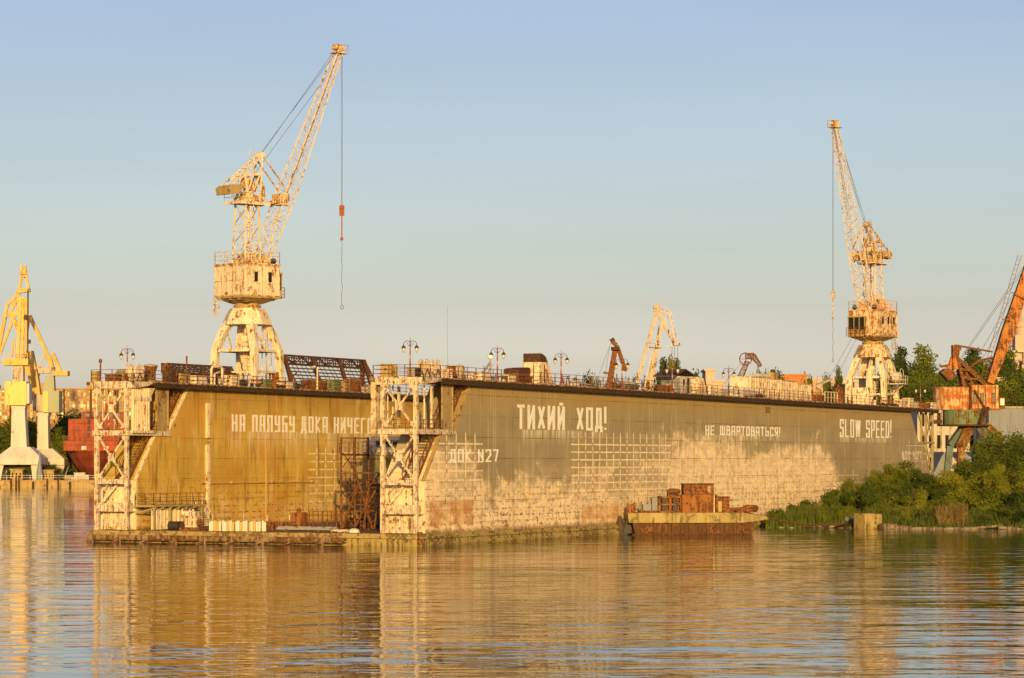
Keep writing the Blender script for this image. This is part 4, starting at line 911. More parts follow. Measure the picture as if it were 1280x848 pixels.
crate(U(899),1.2,1.9,1.0,.75,M['pale'],'low pale locker just left of the sixth lamp post')
c = gear('air_duct','low rounded pale duct lying left of the ribbed container row','duct',U(936),1.4)
m = MB(); m.prism([(-3.2,0),(-3.2,.55),(-2.6,1.05),(-.5,.95),(2.5,.62),(3.4,.55),(3.4,0)],-.8,.8); m.build('duct_body',M['pale'],c)
m = MB(); m.box(.6,2.6,-.84,-.8,.12,.5); m.build('opening',M['dark'],c)
m = MB(); m.tube([(-3.3,-.9,.2),(3.6,-.9,.3)],.05,6); m.build('pipe',M['rust'],c)
# ribbed containers
xs = [938,957,976,996,1014]
for i in range(4):
    ua,ub_ = U(xs[i],1.0),U(xs[i+1],1.0)-.12; Lc = ub_-ua
    hgt = [2.35,2.3,2.2,2.0][i]
    c = gear('deck_container',['leftmost ribbed cream container of the row on the nearer deck','second ribbed cream container from the left, under the yellow chimney','third ribbed cream container of the row, streaked with rust','rightmost ribbed cream container of the row on the nearer deck'][i],'container',ua,1.0,None,0,'ribbed containers in a row')
    MB().box(0,Lc,0,2.3,0.05,hgt).build('container_body',M['cream'],c)
    m = MB(); n = int(Lc/.75)
    for k in range(n+1): x = min(Lc-.1,k*Lc/n); m.box(x,x+.1,-.08,0,.05,hgt)
    m.build('rib',M['white_steel'],c); m = MB(); m.box(-.03,Lc+.03,-.12,2.35,hgt+.002,hgt+.09); m.build('roof',M['cream_rusty'],c)
c = gear('stove_chimney','yellow square chimney rising behind the container row','chimney',U(966,3.6),3.6)
m = MB(); m.box(-.45,.45,-.45,.45,0,3.3); m.build('shaft',M['olive'] if 0 else M['ochre'],c); MB().lathe([(.3,3.3),(.3,3.6),(.2,3.65)],8).build('cowl',M['rust_dark'],c)
c = gear('roof_structure','pale pitched roof structure behind the left container','roof hut',U(952,3.6),3.7)
MB().box(-1.5,1.5,-.5,.5,0,2.7).build('wall',M['pale'],c); MB().prism([(-1.8,2.702),(1.7,2.702),(1.2,3.0),(-1.4,3.05)],-.6,.6).build('roof',M['pale'],c)
c = gear('gangway_frame','cream framed gangway gates right of the container row','gate frame',U(1037),1.0)
m = MB()
for k in range(5): m.bar((-2.2+k*1.1,0,0),(-2.2+k*1.1,0,1.35),.09)
m.bar((-2.2,0,1.35),(2.2,0,1.35),.09); m.bar((-2.2,0,.7),(2.2,0,.7),.05); m.bar((-2.2,.1,1.0),(-3.6,.8,2.3),.1); m.build('frame',M['cream'],c)
m = MB(); m.hexa([(-3.4,.9,1.8),(3.2,.9,2.9),(3.2,1.3,2.9),(-3.4,1.3,1.8)],[(-3.4,.9,1.98),(3.2,.9,3.08),(3.2,1.3,3.08),(-3.4,1.3,1.98)]); m.build('gangway',M['cream'],c)
c = gear('deck_machine','rust red and yellow deck machine right of the container row','deck machine',U(1021),1.3)
m = MB(); m.box(-1.0,1.0,-.6,.6,0,.9); m.build('machine_body',M['rust_orange'],c,bevel=.05); MB().drum((.1,-.1,1.2),.4,.9,'y',12).build('drum',M['ochre'],c); MB().bar((-.7,0,.9),(-.2,0,2.4),.3).build('arm',M['salmon'],c)
c = gear('signal_post','plain pale post with box head left of the far crane','post',U(1055.5),1.0)
MB().lathe([(.14,0),(.12,2.9),(.05,3.0)],8).build('post',M['pale'],c); m = MB(); m.box(-.3,.3,-.25,.25,2.5,2.95); m.build('box_head',M['pale'],c)
c = gear('crane_winch','rust orange winch guard at the left foot of the far dock crane','winch',U(1062),2.2)
m = MB(); m.prism([(-.9,0),(-.6,2.1),(.1,2.5),(.5,0)],-.5,.5); m.build('guard',M['rust_orange'],c); MB().drum((0,-.6,.6),.4,.2,'y',12).build('wheel',M['dark'],c)
for i,(px,h_) in enumerate(((1124,1.0),(1134,1.25),(1140,.8))): crate(U(px),1.1,1.9 if i!=1 else 1.5,1.0,h_,M['cream'],['long cream locker just right of the far dock crane','taller cream locker with rounded lid left of the last lamp post','low cream locker nearest the last lamp post'][i])
crate(U(1156),1.2,1.5,1.0,.8,M['rust_orange'],'orange locker right of the last lamp post')
crate(U(1165),1.2,2.0,1.0,.9,M['cream'],'cream locker at the very end of the nearer deck')
# farther wall
VL = 29.6
def UL(px,v=VL): return onv(px,v)[0]
c = gear('beacon','slim beacon mast with round head and yellow box at the left end of the dock','beacon',1.0,32.2)
MB().lathe([(.08,0),(.07,1.7),(.16,1.75),(.16,1.95),(.05,2.05)],8).build('mast',M['rust'],c); MB().box(-.3,.3,.2,.8,0,.95).build('cabinet',M['ochre'],c,bevel=.03)
crate(1.2,30.9,.9,1.3,.6,M['rust'],'low rust brown deck chest left of the hose reel on the farther wall')
c = gear('gear_stack','small rusty gear case standing behind the low chest on the farther wall','gear case',2.0,30.6)
MB().prism([(-.5,0),(-.5,.8),(0,1.15),(.5,.7),(.5,0)],-.4,.4).build('case',M['olive'],c); MB().drum((0,-.5,.5),.3,.15,'y',10).build('wheel',M['rust'],c)
reel(2.6,29.6,.72,.9,M['cream'],'big round hose reel on the farther wall left of the lamp post')
for i,px in enumerate((166,172)): bollard(UL(px),29.4,'low dark twin bollard right of the left lamp post on the farther wall',M['olive'],group='dark bollards right of the left lamp post')
c = gear('valve_set','dark cluster of valve wheels left of the drum vent on the farther wall','valves',UL(180),29.6)
m = MB()
for k in range(4): m.tube([(-.7+k*.45,0,0),(-.7+k*.45,0,.7+.12*(k%2))],.08,8)
m.tube([(-.9,0,.25),(.9,0,.25)],.1,8); m.build('pipes',M['rust'],c)
for k in range(4): m = MB(); m.drum((-.7+k*.45,-.1,.85+.12*(k%2)),.2,.08,'y',10); m.build('hand_wheel',M['rust_dark'],c)
c = gear('drum_vent','round flared drum ventilator on the farther wall left of the rusty lattice','vent',UL(192),29.9)
MB().lathe([(.55,0),(.45,.3),(.46,1.0),(.60,1.4),(.60,1.5)],16).build('vent_body',M['rust'],c); MB().lathe([(.66,1.5),(.66,1.6),(.2,1.68)],16).build('cap',M['ochre'],c)
m = MB(); m.box(-.9,.9,-.6,.6,.0,.25); m.build('plinth',M['olive'],c)
# the two long rusty lattice sections lying behind
def lattice_section(u0,u1,v,h,label,slope):
    c = gear('steel_lattice_section',label,'steel lattice',u0,v,None,0); L_ = u1-u0
    m = MB(); m.truss((0,0,h-.45),(L_,0,h-.45),.7,.8,.7,.8,max(4,int(L_/1.6)),.07,.04); m.build('top_girder',M['rust_dark'],c)
    m = MB(); n = 9
    for k in range(n): t = k/(n-1); m.bar((0,-.4-slope*t,h*.92-(h*.92-.5)*t),(L_,-.4-slope*t,h*.92-(h*.92-.5)*t),.06,.13)
    for k in range(int(L_/.9)+1): x = k*.9; m.bar((x,-.4,h*.9),(x+.3*(k%2),-.4-slope,.5),.05)
    m.build('slope_lattice',M['rust_dark'],c)
    for k in range(int(L_/5.5)+1):
        x = min(L_-.2,.3+k*5.5); m = MB(); m.bar((x,-.3,h-.1),(x-1.3,-.5-slope,.1),.34,.3); m.build('rafter',M['rust_dark'],c)
    for x in (0,L_):
        m = MB(); m.box(x-.15,x+.15,-.2,.2,0,h); m.bar((x,-.2,h),(x,-slope-.6,.1),.16); m.bar((x,0,.2),(x,-slope-.3,h*.5),.1); m.build('end_frame',M['rust'],c)
    return c
lattice_section(UL(350,31.9),UL(453,31.9),31.9,3.55,'long rusty lattice section with sloping rafters right of the left crane',1.6)
lattice_section(UL(206,31.9),UL(286,31.9),31.9,2.0,'lower rusty lattice section left of the left crane',.9)
c = gear('mast_pole','thin rusty pole standing in front of the lower lattice section','pole',UL(238),30.0); MB().lathe([(.09,0),(.08,2.6),(.02,2.65)],8).build('pole',M['rust'],c); MB().lathe([(.3,0),(.2,.1)],8).build('foot',M['rust'],c)
crate(UL(226),29.5,1.5,.8,.9,M['ochre'],'ochre locker in front of the lower lattice section, left of the thin pole')
crate(UL(246),29.5,1.8,.8,.8,M['cream'],'cream locker in front of the lower lattice section, right of the thin pole')
crate(UL(213),29.6,1.2,.9,1.1,M['rust_dark'],'dark rusty chest at the left end of the lower lattice section')
c = gear('pipe_gantry','white bent pipe gantry at the left foot of the left crane','pipe gantry',UL(266),29.2)
m = MB(); m.tube([(-.9,0,0),(-.9,0,1.5),(-.7,0,1.75),(.8,0,1.8),(1.0,0,1.6),(1.0,0,0)],.12,8); m.tube([(-.2,.1,0),(-.2,.1,1.1),(.6,.1,1.3)],.1,8); m.build('pipes',M['cream'],c)
m = MB(); m.drum((.2,-.3,.4),.28,.3,'y',12); m.build('meter',M['white_steel'],c)
for i,(px,mt,s,h_,lbl) in enumerate(((283,'cream',1.4,1.0,'cream electrical box under the left crane'),(295,'dark',1.2,.6,'black box under the left crane beside the wheel'),(325,'green',1.3,.8,'green box under the right side of the left crane'),(338,'rust_orange',1.3,1.5,'rust orange motor housing at the right foot of the left crane'),(362,'cream',1.1,.7,'cream box just right of the left crane'),(372,'dark',.9,.6,'dark box in front of the rusty lattice rafters'),(397,'rust_orange',4.2,1.0,'long orange chest under the lattice slope'),(411,'green',1.5,1.15,'pale green cabinet on the farther wall right of the single lamp'),(424,'ochre',1.2,.95,'ochre bin right of the pale green cabinet'),(434,'rust_orange',2.4,1.3,'orange frame box at the right end of the lattice section'),(445,'cream',1.6,.6,'low cream crate at the right end of the farther deck'),(459,'olive',2.0,.8,'olive locker beyond the lattice section near the nearer tower'))):
    crate(UL(px),29.0 if px<350 or px>405 else 29.9,s,.8,h_,M[mt],lbl)
c = gear('single_lamp','pale lamp post with one lamp in front of the rusty rafters','lamp post',UL(390),29.0)
MB().lathe([(.1,0),(.07,2.3),(.04,2.35)],8).build('post',M['cream'],c); MB().tube([(0,0,2.3),(-.3,0,2.5),(-.6,0,2.45)],.03,5).build('bracket',M['dark'],c); MB().lathe([(.06,2.2),(.17,2.3),(.17,2.42),(.05,2.48)],10,(-.6,0)).build('lantern',M['lamp_glass'],c)
c = gear('tall_antenna','hair-thin tall antenna rod rising from the nearer deck','antenna',U(562),1.4); MB().lathe([(.1,0),(.014,.3),(.007,6.4)],6).build('rod',M['cable'],c); MB().lathe([(.16,0),(.1,.12)],8).build('foot',M['rust'],c)
c = gear('thin_mast','red and white thin mast behind the second lamp post','mast',U(605,3.8),3.8); MB().lathe([(.05,0),(.03,1.7)],6).build('rod',M['lamp_post'],c); MB().box(-.15,.15,-.15,.15,0,.15).build('foot',M['rust'],c)

# ------------------------------------------------------------------ on the pontoon
ZP = 1.03
for i in range(22):
    y = 20.6-i*.235-(.03 if i%5 else .1); mt = 'slab_yellow' if i in (2,3,7,9,12,15,17) else 'slab_white'
    o = MB().box(-.05,.05,-.10,.10,0,.82+.05*((i*7)%3)).build('upright_slab',M[mt],None,loc=W(.55+i*.05,y,ZP),rotz=RZ+.04*((i%3)-1),bevel=.01)
    tag(o,'white upright slab in the row along the pontoon front' if mt=='slab_white' else 'yellow ochre upright slab in the row along the pontoon front','slab','white slabs in the row' if mt=='slab_white' else 'yellow slabs in the row')
c = gear('diesel_pump','cream and rust pump set left of the row of slabs','pump',2.2,23.2,ZP)
MB().box(-.9,.9,-1.0,1.0,0,.25).build('bed',M['rust'],c); m = MB(); m.box(-.5,.5,-.6,.7,.25,1.1); m.box(-.3,.5,-.3,.3,1.1,1.6); m.build('engine',M['white_steel'],c,bevel=.05)
MB().drum((-.2,.3,1.45),.25,1.2,'y',12).build('air_filter',M['cream'],c); MB().drum((-.4,-.8,.7),.35,.25,'y',14).build('flywheel',M['rust_orange'],c); m = MB(); m.tube([(.3,.8,1.0),(.3,1.0,1.6),(-.3,1.0,1.6)],.06,8); m.build('pipe',M['cream'],c)
c = gear('red_tank','rust red tank block against the farther wall above the slabs','tank',14.0,19.5,ZP)
MB().box(-.6,.6,-.6,.5,0,1.4).build('tank_body',M['rust_orange'],c,bevel=.06); MB().lathe([(.2,1.4),(.2,1.7),(.05,1.8)],10).build('filler_cap',M['rust'],c)
c = gear('pipe_rack','rusty tubular rack right of the rust red tank','rack',14.4,17.2,ZP)
m = MB()
for k in range(4): m.bar((0,-1.4+k*.95,0),(0,-1.4+k*.95,1.5),.07); m.bar((.7,-1.4+k*.95,0),(.7,-1.4+k*.95,1.5),.07)
for z in (.6,1.1,1.5): m.bar((0,-1.4,z),(0,1.45,z),.05); m.bar((.7,-1.4,z),(.7,1.45,z),.05)
m.build('rack_frame',M['rust'],c)
c = gear('scrap_heap','dark rounded heap of scrap netting near the inner foot of the wall','heap',15,13.5,ZP)
m = MB()
for k in range(60):
    a = rnd.random()*6.28; r = rnd.random(); z = (1-r*r)*1.4*rnd.random(); x,y = cos(a)*r*1.1,sin(a)*r*1.4
    s = .15+.2*rnd.random(); m.hexa([(x-s,y-s,z),(x+s,y-s*.6,z),(x+s*.7,y+s,z+.05),(x-s,y+s,z)],[(x-s*.5,y-s*.4,z+s),(x+s*.7,y-s*.5,z+s*1.2),(x+s*.4,y+s*.8,z+s),(x-s*.8,y+s*.4,z+s*.8)])
m.build('scrap',M['rust_dark'],c)
c = gear('pipe_bundle','long pale and rusty pipes lying on the pontoon right of the slabs','pipes',5.0,13.8,ZP)
m = MB()
for k in range(5): m.tube([(k*.28,-2.8,.15+.1*(k%2)),(k*.28+.2,2.8,.15+.1*(k%2))],.11,8)
m.build('pipes',M['grey_metal'],c); m = MB(); m.box(-.3,1.7,-1.8,-1.6,0,.12); m.box(-.3,1.7,1.6,1.8,0,.12); m.build('dunnage',M['wood'],c)
c = gear('keel_block_row','low rust brown barrier of keel blocks behind the slabs','keel blocks',6.0,18.6,ZP)
m = MB()
for k in range(7): m.box(-.4,.4,-3.4+k,-3.4+k+.8,0,.5+.12*((k*5)%3))
m.box(-.1,.1,-3.4,3.3,.6,.75); m.build('blocks',M['rust'],c)
for k in (-2.8,-.5,1.9): MB().box(.1,.16,k,k+.07,.7,1.35).build('stake',M['cream'],c)
for i,(u,v,lbl,mt) in enumerate(((3.0,25.6,'dark rounded fender lying below the side platform','dark'),(3.0,24.6,'second dark fender lying beside the pump set','rust_dark'))):
    c = gear('rubber_fender',lbl,'fender',u,v,ZP); MB().drum((0,0,.38),.38,1.3,'y',14).build('fender_body',M[mt],c); MB().tube([(0,-.7,.38),(0,-.9,.38)],.06,6).build('eye',M['rust'],c)
c = gear('rope_pile','pale crumpled ropes and canvas near the nearer tower foot','rope pile',1.4,8.0,ZP)
m = MB()
for k in range(8):
    pts = [(.6*cos(k+j*.9)*(.5+.07*j),.9*sin(k*1.7+j*.8)*(.5+.06*j),.06+.05*((j+k)%4)) for j in range(9)]; m.tube(pts,.05,6)
m.build('ropes',M['cream'],c); MB().lathe([(.5,0),(.42,.25),(.2,.36)],9,(.1,-1.2)).build('canvas_lump',M['slab_white'],c)
c = gear('rusty_scaffold','tall tangled rusty scaffold tower inside the dock left of the nearer end tower','scaffold',12.0,11.0,ZP)
m = MB(); H_ = 8.2
for x in (-1.2,1.2):
    for y in (-.5,.9,2.3): m.bar((x,y,0),(x,y,H_ if y>0 else 6.2),.14)
for z in (1.6,3.3,5.0,6.6,8.1):
    for x in (-1.2,1.2): m.bar((x,-.5 if z<6.3 else .9,z),(x,2.3,z),.11)
    for y in (.9,2.3): m.bar((-1.2,y,z),(1.2,y,z),.09)
for k in range(4):
    z0 = .1+k*1.75; m.bar((-1.2,.9,z0),(-1.2,2.3,z0+1.6),.08); m.bar((1.2,-.5 if k<3 else .9,z0+1.6),(1.2,.9,z0),.08); m.bar((-1.22,2.3,z0),(-1.22,.9,z0+1.6),.07)
m.build('scaffold_frame',M['rust'],c)
m = MB(); m.bar((-2.6,-1.6,.1),(-1.2,1.0,5.6),.16); m.bar((-2.9,-.9,.1),(-1.3,-.5,3.4),.14); m.bar((-3.4,1.0,.1),(-1.3,.4,4.2),.16); m.bar((-3.3,-2.2,.1),(-1.4,-2.0,4.8),.14); m.bar((-3.5,-.2,.1),(-1.3,-1.3,3.6),.13); m.build('raking_strut',M['rust'],c)
m = MB(); m.box(-1.3,1.3,-.5,2.4,3.3,3.4); m.box(-1.3,1.3,.8,2.4,6.6,6.7); m.build('plank_deck',M['rust_dark'],c)
m = MB(); m.rails([(-1.3,2.4,6.7),(-1.3,-.4,6.7)],1.0,2,.9); m.rails([(-1.4,-.4,3.4),(-1.4,-4.4,3.4)],1.0,3,.9); m.build('scaffold_railing',M['rust'],c)
m = MB(); m.ladder((-1.4,.0,0),(-1.25,.0,3.3),.5); m.build('ladder',M['rust_orange'],c)
# vessel under repair inside the dock
c = gear('docked_workboat','workboat under repair inside the dock, olive hull side and blue grey railed deck','workboat',25,17.0,ZP)
m = MB(); m.hexa([(.6,-2.6,3.9),(34,-2.6,1.2),(34,2.6,1.2),(.6,2.6,3.9)],[(-.8,-3.6,6.6),(35,-3.6,6.6),(35,3.6,6.6),(-.8,3.6,6.6)]); m.build('hull',M['olive'],c)
m = MB(); m.box(-1.0,-.82,-3.7,3.7,6.3,6.9); m.box(-1.3,3,-3.7,3.7,6.61,6.7); m.build('bulwark',M['olive'],c)
m = MB(); m.rails([(-1.2,-3.7,6.7),(-1.2,3.7,6.7),(4,3.7,6.7)],1.2,3,.9); m.build('railing',M['blue_grey'],c)
for k in range(4): m = MB(); m.box(1.5+k*7,3+k*7,-1.2,1.2,0,1.19 if k>2 else (3.7-.08*(1.5+k*7))); m.build('keel_block',M['rust_dark'],c)
m = MB(); m.box(.0,.15,-3.4,3.4,1.9,2.0); m.rails([(0,-3.4,2.0),(0,3.4,2.0)],1.1,3,1.1)
for y in (-3.3,-1.1,1.1,3.3): m.bar((0,y,0),(0,y,4.4),.14)
m.build('staging',M['rust'],c)
m = MB(); m.box(2.0,9,-2.4,2.4,6.7,8.4); sp = m.build('deckhouse',M['pale'],c); m = MB(); m.box(1.95,1.995,-1.6,1.6,7.4,8.0); m.build('window',M['glass'],sp)

# ------------------------------------------------------------------ barge moored alongside
BR = .09; BP = at(786,0,268.2); BP.z = 0; bx = Vector((cos(BR),sin(BR),0)); by = Vector((-sin(BR),cos(BR),0))
c = thing('moored_barge','low concrete rimmed barge with dark piled sides, moored along the dock wall','barge',BP,BR)
BL = 12.7
m = MB(); m.hexa([(.8,.3,-.6),(BL-.8,.3,-.6),(BL-.8,3.6,-.6),(.8,3.6,-.6)],[(.4,.2,1.15),(BL-.5,.2,1.15),(BL-.5,3.7,1.15),(.4,3.7,1.15)]); m.build('hull',M['barge_side'],c)
m = MB(); m.hexa([(0,-.1,1.16),(BL-1.6,-.1,1.16),(BL-1.6,3.9,1.16),(0,3.9,1.16)],[(-.1,-.15,2.1),(BL-1.7,-.15,2.12),(BL-1.7,4.0,2.12),(-.1,4.0,2.1)])
m.add([(BL-1.6,-.1,1.16),(BL+1.2,1.7,1.42),(BL-1.6,3.9,1.16),(BL-1.7,-.15,2.12),(BL+1.0,1.7,1.72),(BL-1.7,4.0,2.12)],[(0,1,4,3),(1,2,5,4),(3,4,5),(0,2,1)])
m.build('concrete_rim',M['rim'],c)
for k in range(13):
    x = .7+k*.86; m = MB(); m.box(x,x+.12,.0,.28,-.5,1.15); m.build('fender_pile',M['barge_side'],c)
m = MB(); m.box(.3,BL-.9,-.02,.1,-.1,.12); m.build('wale',M['rust_dark'],c)
m = MB(); m.lathe([(.12,2.1),(.12,2.45),(.18,2.5)],8,(10.6,.6)); m.build('mooring_bitt',M['rust'],c)
def bthing(name,label,cat,px,v=3.0,z=2.1): return thing(name,label,cat,BP+bx*((px-786)*.0772)+by*v+Vector((0,0,z)),BR)
c = bthing('bollard_rack','rusty square rack with four round holes on the barge','rack',840,1.4)
m = MB(); hw = 1.15
for x in (-hw,-.1,hw-.2): m.box(x,x+.2,-.35,.35,0,1.6)
for z in (0,.72,1.42): m.box(-hw,hw,-.35,.35,z,z+.18)
m.box(-hw+.03,hw-.03,.25,.33,.02,1.58); m.build('rack_frame',M['rust_orange'],c)
for x in (-.55,.5):
    for z in (.43,1.15): m = MB(); m.drum((x,-.1,z),.3,.6,'y',14); m.build('roller',M['dark'],c)
c = bthing('small_engine_box','small brown box on top of the four-hole rack','box',845,1.4,3.71); MB().prism([(-.6,0),(-.65,.55),(-.3,.75),(.5,.7),(.6,.5),(.6,0)],-.4,.4).build('box_body',M['rust'],c); MB().box(-.5,.4,-.45,-.4,.1,.4).build('panel',M['rust_dark'],c)
c = bthing('steel_tank','big patchy rust orange steel tank on the barge','tank',874,1.6); MB().box(-1.55,1.55,-.8,.9,0,1.75).build('tank_body',M['rust_orange'],c,bevel=.04)
m = MB()
for x in (-1.57,-.1,1.45): m.box(x,x+.1,-.86,-.8,0,1.75)
m.build('rib',M['rust'],c)
c = bthing('upper_tank','brown upper tank sitting on the patchy orange tank','tank',875,1.6,3.86); MB().box(-1.45,1.5,-.75,.8,0,.98).build('tank_body',M['rust'],c,bevel=.04); MB().box(-1.52,1.57,-.82,.86,.985,1.06).build('lid',M['rust_dark'],c); MB().box(.85,1.2,-.78,-.75,.2,.8).build('hatch',M['ochre'],c)
c = bthing('pipe_stand','pale upright pipe stand right of the orange tank','stand',896.5,1.6); MB().box(-.25,.0,-.4,.4,0,1.7).build('post',M['white_steel'],c); MB().box(.06,.3,-.4,.4,0,1.75).build('post',M['rust'],c)
c = bthing('rust_cabinet','rust brown cabinet at the right end of the barge load','cabinet',906,1.6); MB().box(-.65,.65,-.6,.6,0,1.5).build('cabinet_body',M['rust'],c); MB().box(-.45,-.1,-.63,-.6,.1,1.1).build('door',M['ochre'],c); MB().box(-.7,.7,-.65,.65,1.503,1.56).build('lid',M['rust_dark'],c)
c = bthing('blue_crate','blue grey crate left of the four-hole rack','crate',824,2.2); MB().box(-.45,.45,-.5,.5,0,1.45).build('crate_body',M['blue_grey'],c); MB().box(-1.3,-.5,-.4,.4,0,.8).build('side_bin',M['blue_grey'],c)
c = bthing('oil_drum','short orange drum near the left end of the barge','drum',791,1.6); MB().lathe([(.42,0),(.42,.75),(.38,.8)],14).build('drum_body',M['rust_orange'],c); MB().lathe([(.1,.8),(.1,.86)],8,(.15,0)).build('bung',M['dark'],c)
c = bthing('rod_rack','thin bent rods standing left of the blue grey crate','rods',806,1.6)
m = MB(); m.bar((-.8,0,0),(-.6,0,.9),.06); m.bar((-.2,0,0),(-.1,0,1.1),.07); m.box(-.2,1.6,-.3,.3,0,.12); m.bar((-.1,0,.2),(1.4,0,.15),.08); m.build('rods',M['rust'],c)
c = bthing('tow_post','brown winch block at the bow of the barge','winch',936,2.4); MB().prism([(-2.2,0),(-1.4,.45),(-.2,.5),(.4,.75),(1.2,.7),(1.2,0)],-.5,.5).build('winch_body',M['rust'],c); MB().drum((1.0,-.6,.4),.3,.2,'y',12).build('drum',M['rust_dark'],c)
o = MB(); p0 = BP+bx*11.2+by*.5+Vector((0,0,2.2)); p1 = Vector((37.5,300,.6))
pts = [p0.lerp(p1,i/12)+Vector((0,0,-.8*sin(pi*i/12))) for i in range(13)]
tag(o.tube(pts,.09,6).build('mooring_rope',M['rust']),'brown rope from the barge bow to the reedy shore','rope')
o = MB(); qa = BP+bx*-.1+by*1.2; 
for k in range(14):
    a = rnd.random()*6.28; x = qa.x-.9+rnd.random()*1.2; y = qa.y+rnd.random()*1.5; z0 = rnd.random()*1.2
    o.hexa([(x-.4,y-.4,z0-.4),(x+.4,y-.3,z0-.4),(x+.5,y+.4,z0-.3),(x-.3,y+.4,z0-.4)],[(x-.2,y-.3,z0+.5),(x+.1,y-.2,z0+.7),(x+.2,y+.3,z0+.6),(x-.2,y+.2,z0+.5)])
tag(o.build('tyre_fender_bundle',M['dark']),'dark bundle of torn fenders between the dock wall and the barge','fender bundle')
# ------------------------------------------------------------------ vegetation
def leaves(n, lobes, size, seed, flat=.6):
    """many small folded leaf clumps spread through a set of ellipsoid lobes (cx,cy,cz,rx,ry,rz)"""
    r = random.Random(seed); mb = MB(); vol = [l[3]*l[4]*l[5] for l in lobes]; tot = sum(vol)
    for l,v in zip(lobes,vol):
        for _ in range(int(n*v/tot)):
            while True:
                d = Vector((r.gauss(0,1),r.gauss(0,1),r.gauss(0,1)))
                if d.length > .1: break
            d.normalize(); rad = (r.random()**.38)*(.80+.38*sin(d.x*5+l[0])*sin(d.z*6+d.y*4+l[1]))
            if r.random() < .05: rad *= 1.15+.35*r.random()
            p = Vector((l[0]+d.x*l[3]*rad, l[1]+d.y*l[4]*rad, l[2]+d.z*l[5]*rad))
            if p.z < .05: continue
            nn = (d+Vector((r.gauss(0,.6),r.gauss(0,.6),r.gauss(0,.6)+.25))).normalized()
            t = nn.cross(Vector((r.gauss(0,1),r.gauss(0,1),r.gauss(0,1)))).normalized(); b = nn.cross(t)
            s = size*(.4+1.15*r.random()**1.6); f = nn*s*.25
            mb.add([p-t*s*.9, p-b*s*.38-f, p+t*s*.9, p+b*s*.38-f*.5, p+f], [(0,1,4),(1,2,4),(2,3,4),(3,0,4)])
    return mb
def lobes_round(h, w, seed, k=9, base=.25):
    r = random.Random(seed); L_ = []
    for i in range(k):
        a = r.random()*6.28; q = r.random()**.6; z = h*(base+(1-base)*.80*r.random()); ww = w*.5*(1-.25*(z/h))
        L_.append((cos(a)*ww*q*.8, sin(a)*ww*q*.8, z, w*.22*(.7+.7*r.random()), w*.22*(.7+.7*r.random()), h*.15*(.8+.6*r.random())))
    L_.append((0,0,h*.55,w*.26,w*.26,h*.3)); L_.append((w*.05,0,h*.86,w*.20,w*.20,h*.11)); L_.append((-w*.2,.1*w,h*.74,w*.2,w*.2,h*.13))
    return L_
def lobes_poplar(h, w, seed):
    r = random.Random(seed); return [(r.gauss(0,.05*w),r.gauss(0,.05*w),h*(.16+.1*i),w*.5*(.55+.5*sin(pi*(.12+.1*i)))*(.85+.3*r.random()),w*.45*(.55+.5*sin(pi*(.12+.1*i))),h*.085) for i in range(9)]
def lobes_bush(h, w, seed, k=10):
    r = random.Random(seed); L_ = []
    for i in range(k):
        a = r.random()*6.28; q = r.random(); z = h*(.15+.65*r.random()*(1-.5*q))
        L_.append((cos(a)*w*.42*q, sin(a)*w*.36*q, z, w*.17*(.7+.7*r.random()), w*.17*(.7+.7*r.random()), h*.2*(.7+.6*r.random())))
    return L_
def trunk_mb(h, w, seed, limbs=5, r0=None):
    r = random.Random(seed); m = MB(); r0 = r0 or h*.022
    pts = [(0,0,-.3),(r.gauss(0,.02)*h,r.gauss(0,.02)*h,h*.3),(r.gauss(0,.03)*h,r.gauss(0,.03)*h,h*.6),(r.gauss(0,.03)*h,0,h*.85)]
    m.tube(pts,[r0,r0*.75,r0*.5,r0*.15],7)
    for i in range(limbs):
        a = i*2.4+r.random(); z = h*(.22+.1*i); b = Vector((pts[1][0],pts[1][1],z)); m.tube([b,b+Vector((cos(a)*w*.2,sin(a)*w*.2,h*.1)),b+Vector((cos(a)*w*.36,sin(a)*w*.36,h*.22))],[r0*.45,r0*.3,r0*.1],5)
    return m
TREE = {}
def tree_proto(key, kind, h, w, n, size, mat, seed):
    lb_ = {'round':lobes_round,'poplar':lobes_poplar,'bush':lobes_bush}[kind](h,w,seed)
    cm = leaves(n,lb_,size,seed); TREE[key] = (cm, trunk_mb(h,w,seed,6 if kind!='poplar' else 3, .05 if kind=='bush' else None), mat, [None,None])
def plant(key, name, label, cat, loc, s=(1,1,1), rz=0, group=None, part='crown'):
    cm, tm, mat, cache = TREE[key]
    c = thing(name,label,cat,loc,rz,group); c.scale = s
    if cache[0] is None: cache[0] = cm.build(part,M[mat],c); cache[1] = tm.build('trunk' if name!='bush' else 'stem',M['bark'],c)
    else:
        for o in cache: q = o.copy(); COL.objects.link(q); q.parent = c
    return c
tree_proto('r1','round',10,9,5200,.30,'leaf_dark',1); tree_proto('r2','round',10,10,5200,.30,'leaf_mid',2); tree_proto('r3','round',10,8,5000,.30,'leaf_dark',3)
tree_proto('p1','poplar',14,4,3800,.30,'leaf_dark',4); tree_proto('p2','poplar',14,4.6,3800,.30,'leaf_mid',5)
tree_proto('b1','bush',4,6.0,4600,.17,'leaf_mid',6); tree_proto('b2','bush',4,5.4,4600,.17,'leaf_light',7); tree_proto('b3','bush',4,6.4,5000,.18,'leaf_dark',8)
tree_proto('s1','round',9,8.5,9500,.19,'leaf_mid',9); tree_proto('s2','round',9,8,9500,.19,'leaf_dark',10); tree_proto('s3','round',9,7,8500,.18,'leaf_light',12)
DESC = {'r':'broad leafy','p':'slim upright poplar','s':'dense leafy'}
